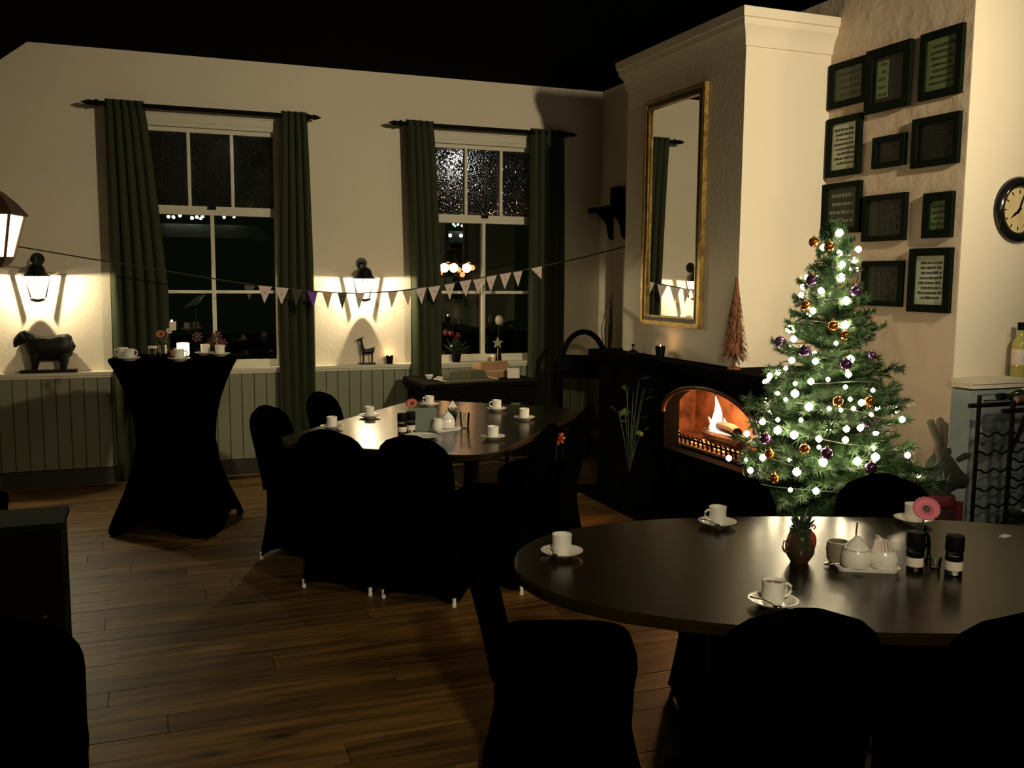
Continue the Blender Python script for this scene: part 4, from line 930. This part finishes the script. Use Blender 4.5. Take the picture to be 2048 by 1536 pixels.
# ================================================================== WINDOW SILL DECORATIONS
def leafy(t, c, n, L, m_, rnd, zlo=10, zhi=70, wd=.3):
    b = MB()
    for k in range(n):
        a = rnd.random()*2*PI; el_ = R(rnd.uniform(zlo,zhi)); l = L*rnd.uniform(.6,1.1)
        d = Vector((math.cos(a)*math.cos(el_), math.sin(a)*math.cos(el_)*.5, math.sin(el_))); s_ = Vector((-math.sin(a), math.cos(a)*.5, 0)).normalized()*l*wd
        p = Vector(c)
        mb = MB().add([p, p+d*l*.45+s_, p+d*l*.45-s_, p+d*l, p+d*l*.45+Vector((0,0,.01))], [(0,1,4),(0,4,2),(1,3,4),(4,3,2)])
        mb.build('leaf', m_, t, 0)
rnd = random.Random(21)
DRED = mat('dark_red_bract', (.075,.006,.008), .6, noise=(12,.4,(.05,.004,.006)))
t = thing('poinsettia', 'dark leafy plant with red blooms on the sill behind the bar table', 'plant', (.46, 8.09, SZ))
MB().lathe([(.0001,0),(.04,0),(.05,.09),(.047,.09),(.0001,.075)], 18).build('pot', BLACKM, t)
leafy(t, (0,0,.09), 26, .17, LEAFD, rnd, 0, 80, .25)
for x, z in ((-.10,.26),(.05,.27),(.01,.22),(.09,.21)): blossom(t, (x,-.03,z), .045, DRED, 7, (R(65),0,R(rnd.uniform(-30,30))), LEAF)
t = thing('bird_ornament', 'dark perched ornament with a bright glint on the sill behind the bar table', 'ornament', (.355, 8.09, SZ))
MB().tube([(0,0,0),(0,0,.50)], .004, 6).lathe([(.0001,0),(.035,0),(.03,.01),(.0001,.012)], 14).build('stake', BLACKM, t)
MB().loft([(-.09,0,.50,.004,.006),(-.05,0,.52,.016,.018),(0,0,.545,.028,.032),(.04,0,.575,.024,.026),(.06,0,.60,.016,.018),(.075,0,.60,.003,.003)], 14).build('bird', mat('gloss_green', (.01,.02,.012), .1, coat=.6, noise=(9,.3,(.015,.03,.018))), t, 60)
t = thing('berry_arrangement', 'dark green arrangement with red berries on the sill above the small bowls', 'plant', (2.58, 8.09, SZ))
MB().lathe([(.0001,0),(.035,0),(.045,.08),(.042,.08),(.0001,.07)], 18).build('pot', BLACKM, t)
leafy(t, (0,0,.08), 18, .17, LEAFD, rnd, 10, 85, .2)
GLOSR = mat('gloss_red', (.07,.005,.007), .12, coat=.3, noise=(6,.3,(.05,.004,.005)))
for x, y, z, r_ in ((-.06,-.035,.26,.028),(.0,-.04,.24,.03),(-.10,-.01,.27,.03),(-.06,-.05,.15,.014)): MB().ball((x,y,z), r_, 16, 10).build('berry', GLOSR if r_ > .02 else STEEL, t, 60)
t = thing('angel_figure', 'thin dark figurine with a pale round head on the sill of the sideboard window', 'figurine', (2.99, 8.095, SZ))
MB().lathe([(.0001,0),(.03,0),(.026,.02),(.016,.12),(.013,.24),(.010,.32),(.0001,.33)], 16).build('body', BLACKM, t)
MB().ball((0,-.005,.375), .040, 18, 12, .9, .9, 1.15).build('head', mat('pale_resin', (.33,.32,.20), .5, noise=(12,.4,(.25,.24,.14))), t, 60)
t = thing('star_ornament', 'pale starfish-shaped ornament leaning on the thin figurine', 'ornament', (2.965, 8.055, SZ))
pts = []
for k in range(10):
    a = PI/2+2*PI*k/10; r_ = .055 if k % 2 == 0 else .022; pts.append((r_*math.cos(a), .17+r_*math.sin(a)))
MB().prism(pts, -.006, .006).box(-.003,.003,-.004,.004,0,.13).build('star', mat('pale_gold', (.33,.30,.17), .5, noise=(12,.4,(.25,.22,.12))), t, 0)
candle_glass((2.925, 8.075, SZ), 'tiny lit candle in front of the starfish ornament on the sill', False, .018, .05, .05)

# ================================================================== BUNTING
string_pts = [(-.972,1.87),(-.45,1.78),(.087,1.694),(.5,1.627),(.796,1.581),(1.0,1.564),(1.22,1.537),(1.46,1.524),(1.60,1.522),(1.88,1.537),(2.115,1.565),(2.367,1.607),(2.62,1.650),(2.861,1.693),(3.148,1.747),(3.6,1.842),(4.02,1.945)]
YS = 7.6
MB_s = MB().tube([(x, YS, z) for x, z in string_pts], .0055, 6)
bn = thing('bunting', 'string of small triangular pennants hanging across both windows', 'bunting', (0,0,0))
MB_s.build('string', mat('brown_cord', (.045,.035,.018), .9, noise=(20,.4,(.03,.022,.012))), bn)
def zs_(x):
    for (x0, z0), (x1, z1) in zip(string_pts, string_pts[1:]):
        if x0 <= x <= x1: return z0+(z1-z0)*(x-x0)/(x1-x0)
PK = mat('pale_pennant', (.66,.56,.50), .85, noise=(30,.25,(.58,.46,.42)))
flags = [(.853,PK,.052),(.98,PK,.052),(1.10,'dark_print_pennant',.042),(1.221,'purple_pennant',.042),(1.336,'ochre_pennant',.040),(1.457,'dark_green_pennant',.038),(1.60,PK,.040),(1.877,'beige_pennant',.046),(2.0,'tan_pennant',.046),(2.115,PK,.044),(2.232,PK,.055),(2.367,PK,.050),(2.50,PK,.050),(2.62,PK,.050),(2.733,PK,.046),(2.861,PK,.050),(2.98,PK,.048),(3.148,PK,.050)]
cols = {'dark_print_pennant':(.035,.04,.02),'purple_pennant':(.16,.05,.36),'ochre_pennant':(.50,.33,.14),'dark_green_pennant':(.06,.07,.05),'beige_pennant':(.50,.42,.28),'tan_pennant':(.50,.36,.25)}
fm = {k: mat(k, c, .85, noise=(40,.6,tuple(min(1,x*1.6+.01) for x in c))) for k, c in cols.items()}
rnd = random.Random(4)
SPOT = mat('pennant_motif', (.35,.16,.14), .85, noise=(30,.4,(.25,.2,.15)))
for i, (x, m_, hw) in enumerate(flags):
    mm = fm[m_] if isinstance(m_, str) else m_
    z0, z1 = zs_(x-hw), zs_(x+hw); L_ = .135; sk = rnd.uniform(-.012,.012); tw = rnd.uniform(-.02,.02)
    if i == 17: sk = .055; L_ = .10
    p = [(x-hw, YS-.004, z0), (x+hw, YS-.004+tw, z1), (x+sk, YS+.01+tw/2, (z0+z1)/2-L_)]
    v = p+[(a, b+.002, c) for a, b, c in p]
    f = MB().add(v, [(0,1,2),(5,4,3),(0,3,4,1),(1,4,5,2),(2,5,3,0)]).build('pennant', mm, bn, 0)
    if mm is PK:
        MB().ball((x+sk*.3, YS-.004+tw/2, (z0+z1)/2-.05), .0065, 8, 5, 1, .3, 1).build('motif', SPOT, f)

# ================================================================== LANTERN (left edge)
t = thing('lantern', 'lit copper-roofed lantern hanging at the left edge of the picture', 'lantern', (-.815, 6.2, 1.70))
CPR = mat('aged_copper', (.20,.12,.075), .45, metal=.5, noise=(12,.6,(.10,.06,.04)))
def sq(h_, z): return [(-h_,-h_,z),(h_,-h_,z),(h_,h_,z),(-h_,h_,z)]
MB().rings([sq(.135,.29),sq(.14,.30),sq(.10,.36),sq(.045,.42),sq(.02,.44),sq(.012,.47)]).build('roof', CPR, t, 20, None, (0,0,R(-12)))
MB().rings([sq(.03,-.01),sq(.06,.02),sq(.075,.05)]).build('base', CPR, t, 20, None, (0,0,R(-12)))
fr = MB()
for a, b_ in ((-1,-1),(1,-1),(1,1),(-1,1)): fr.tube([(a*.07,b_*.07,.05),(a*.122,b_*.122,.295)], .008, 6)
fr.build('corner_bars', CPR, t, 30, None, (0,0,R(-12)))
LG = mat('lit_lantern_glass', (.95,.9,.8), .4, emit=(1,.80,.52), estr=2.6, noise=(3,.1,(.9,.85,.75)))
for k in range(4):
    MB().add([(-.062,-.068,.055),(.062,-.068,.055),(.114,-.119,.29),(-.114,-.119,.29),(-.062,-.065,.055),(.062,-.065,.055),(.114,-.116,.29),(-.114,-.116,.29)], [(0,1,2,3),(7,6,5,4),(0,4,5,1),(1,5,6,2),(2,6,7,3),(3,7,4,0)]).build('glass_pane', LG, t, 0, None, (0,0,R(-12)+k*PI/2))
MB().tube([(0,0,.47),(0,0,1.66)], .005, 6).build('chain', BLACKM, t)

# ================================================================== CORNER: shelf, dried twigs, hoop-back chair, plant
t = thing('corner_shelf', 'dark bracket shelf on the shadowed corner wall', 'shelf', (XP, 7.75, 2.28))
MB().box(-.20,-.001,-.22,.25,-.02,.02).build('board', DARKW, t, 0)
for y in (-.12,.14): MB().prism([(-.001,-.27),(-.03,-.25),(-.06,-.12),(-.15,-.03),(-.16,-.02),(-.001,-.02)], y-.02, y+.02).build('corbel', DARKW, t, 0)
MB().box(-.06,-.001,-.10,.08,.02,.20).build('back_crest', DARKW, t, 0)
t = thing('twig_ornament', 'dried twig ornament against the shadowed corner wall', 'ornament', (3.93, 7.72, 0))
rnd = random.Random(9)
MB().lathe([(.0001,0),(.07,0),(.09,.3),(.07,.62),(.05,.66),(.045,.66),(.06,.6),(.0001,.55)], 18).build('floor_vase', BLACKM, t)
for k in range(9):
    a = rnd.uniform(0,2*PI); sp = rnd.uniform(.02,.085); h_ = rnd.uniform(1.25,1.62)
    MB().tube([(0,0,.6),(sp*.5*math.cos(a),sp*.5*math.sin(a),.9),(sp*math.cos(a),sp*math.sin(a),1.2),(sp*.5*math.cos(a+.6),sp*.5*math.sin(a+.6),h_)], [.006,.005,.004,.002], 5).build('twig', BARK, t)
t = thing('hoop_back_chair', 'dark wooden chair with an open hoop back in the corner', 'chair', (3.37, 7.12, 0), R(150))
hp = []
for i in range(25):
    a = PI*i/24; hp.append((.20*math.cos(a), -.20-.02, .80+.40*math.sin(a)**.8))
MB().tube([(.19,-.18,.44)]+hp+[(-.19,-.18,.44)], .024, 10).build('hoop', DARKW, t)
MB().rings([[(x,y,.43) for x,y in superell(.23,.22,3,32)],[(x,y,.46) for x,y in superell(.235,.225,3,32)]]).build('seat', DARKW, t, 30)
MB().box(-.185,.185,-.235,-.205,.80,1.00).build('back_panel', DARKW, t, 0)
for x in (-.18,.18):
    for y in (-.16,.16): MB().tube([(x,y,.44),(x*1.12,y*1.12,0)], [.02,.015], 8).build('leg', DARKW, t)
t = thing('potted_plant', 'leafy potted plant in the dark left of the fire', 'plant', (3.13, 5.80, .04))
MB().lathe([(.0001,0),(.07,0),(.095,.26),(.088,.26),(.0001,.24)], 22).build('pot', SOOT, t)
rnd = random.Random(31)
for k in range(15):
    a = rnd.uniform(0,2*PI); h_ = rnd.uniform(.5,.92); sp = rnd.uniform(.06,.17)
    p = Vector((0,0,.26)); q = Vector((sp*math.cos(a), sp*math.sin(a), h_)); e_ = q+Vector((.10*math.cos(a), .10*math.sin(a), rnd.uniform(-.06,.06)))
    s_ = Vector((-math.sin(a), math.cos(a), 0))*.032
    MB().tube([p, (p+q)/2+Vector((0,0,.03)), q], .004, 5).build('stem', LEAFD, t)
    md = (q+e_)/2
    MB().add([q, md+s_, e_, md-s_, md+Vector((0,0,.012))], [(0,1,4),(1,2,4),(2,3,4),(3,0,4)]).build('leaf', LEAF, t, 0)
t = thing('orange_bloom_plant', 'small plant with orange-red blooms in the dark by the hearth', 'plant', (2.50, 5.66, 0))
MB().lathe([(.0001,0),(.06,0),(.075,.34),(.068,.34),(.0001,.3)], 18).build('pot', SOOT, t)
MB().tube([(0,0,.3),(0,-.01,.58)], .004, 5).build('stem', LEAFD, t)
blossom(t, (0,-.03,.60), .05, mat('orange_petal', (.45,.10,.03), .6, noise=(12,.4,(.35,.07,.02))), 8, (R(60),0,R(-20)), RED)

# ================================================================== LIGHT FITTINGS: invented lamps outside, then fittings behind the camera (bar lights seen in reflections)
t = thing('added_window_lamps', 'added cluster of warm lamps placed outside the sideboard window', 'added lamp', (3.80, 12.0, 0))  # invented lamps set outside to give the warm lights in the glass
MB().tube([(.02,0,0),(.02,0,2.3)], .025, 8).lathe([(.0001,0),(.12,0),(.10,.05),(.03,.08),(.0001,.09)], 16, (.02,0,0)).build('post', BLACKM, t)
MB().tube([(-.25,0,1.84),(.32,0,1.84)], .012, 6).build('cross_arm', BLACKM, t)
CB = emat('added_warm_bulb', (1,.52,.22), 28); CW = emat('cool_lamp', (.85,1,.95), 8)
for x in (-.14, -.01, .17):
    MB().ball((x,0,1.785), .060, 14, 9).build('globe', CB, t, 60)
CA = emat('lamp_halo', (1,.30,.08), 2.2)  # orange halo around the lamps, built as small glowing balls
for x, z in ((-.24,1.80),(-.07,1.83),(.08,1.76),(.27,1.79),(-.18,1.72),(.13,1.70),(.22,1.83)):
    MB().ball((x,.06,z), .036, 12, 8).build('halo_globe', CA, t, 60)
for x in (-.06, .09):
    MB().ball((x,0,2.21), .022, 12, 8).build('small_globe', CW, t, 60)
MB().tube([(.02,0,2.3),(.02,0,3.05)], .02, 8).build('mast', BLACKM, t)
MB().ball((-.08,0,3.12), .10, 16, 10, 1, 1, .8).build('added_lamp_head', emat('pane_speckle_lamp', (1,.93,.85), 14), t, 60)  # lamp added behind the textured pane to make its bright speckles
MB().box(-.08,.12,-.05,.05,2.03,2.08).build('lamp_box', mat('lamp_box_green', (.03,.04,.02), .6, noise=(9,.3,(.04,.05,.03))), t, 0)
struct(MB().box(-12, 16, 8.5, 30, -.2, -.12).build('ground_outside', SUBF, smooth=0), 'dark ground outside the windows')
t = thing('bar_light_rail', 'row of small bright bar lights behind the viewer', 'light rail', (1.0, -2.0, 2.70))
MB().box(-.75,.75,-.03,.03,.07,.10).build('rail', BLACKM, t, 0)
MB().tube([(-.5,0,.1),(-.5,0,.695)], .01, 6).tube([(.5,0,.1),(.5,0,.695)], .01, 6).build('hanger', BLACKM, t)
SB = emat('bar_bulb', (1,.90,.68), 160); GB = emat('green_bulb', (.25,1,.55), 60)
for x, z in ((-.615,.02),(-.53,.015),(-.417,.046),(-.211,.007),(-.124,.028),(-.027,.04),(.352,.042),(.53,.057)):
    MB().ball((x,0,z), .028, 14, 9).build('bulb', SB, t, 60)
MB().ball((-.06,0,.0), .025, 12, 8).build('green_bulb', GB, t, 60)
t = thing('bar_canopy', 'grey canopy board hanging below the bar lights', 'canopy', (1.1, -2.05, 2.36))
MB().prism([(-.95,.0),(.75,.0),(1.2,-.12),(.9,.24),(-.95,.24)], -.02, .02).build('board', mat('canopy_grey', (.20,.24,.22), .6, noise=(3,.5,(.12,.15,.13))), t, 0)
# spotlight housings for the ceiling spots and the added fill lamp
for i, (p, q) in enumerate((((3.28,.8,3.10),(2.4,8,1.95)), ((4.55,2.2,3.15),(4.3,3.9,2.6)), ((.2,-1.2,3.15),(1.35,2.7,.3)))):
    t = thing('ceiling_spot', ['black ceiling spot right of the viewer aimed at the back wall','black ceiling spot over the clock wall','black housing of the added fill lamp behind the viewer'][i], 'spotlight', p)
    d = (Vector(q)-Vector(p)); e_ = d.to_track_quat('-Z','Y').to_euler()
    h = MB().lathe([(.075,-.02),(.078,-.02),(.07,.10),(.03,.14),(.0005,.145),(.0005,.14),(.028,.135),(.066,.095)], 20).build('housing', BLACKM, t, 40, None, tuple(e_))
    MB().tube([(0,0,.10),(0,0,ZC-3.15)], .012, 8).build('stem', BLACKM, t)
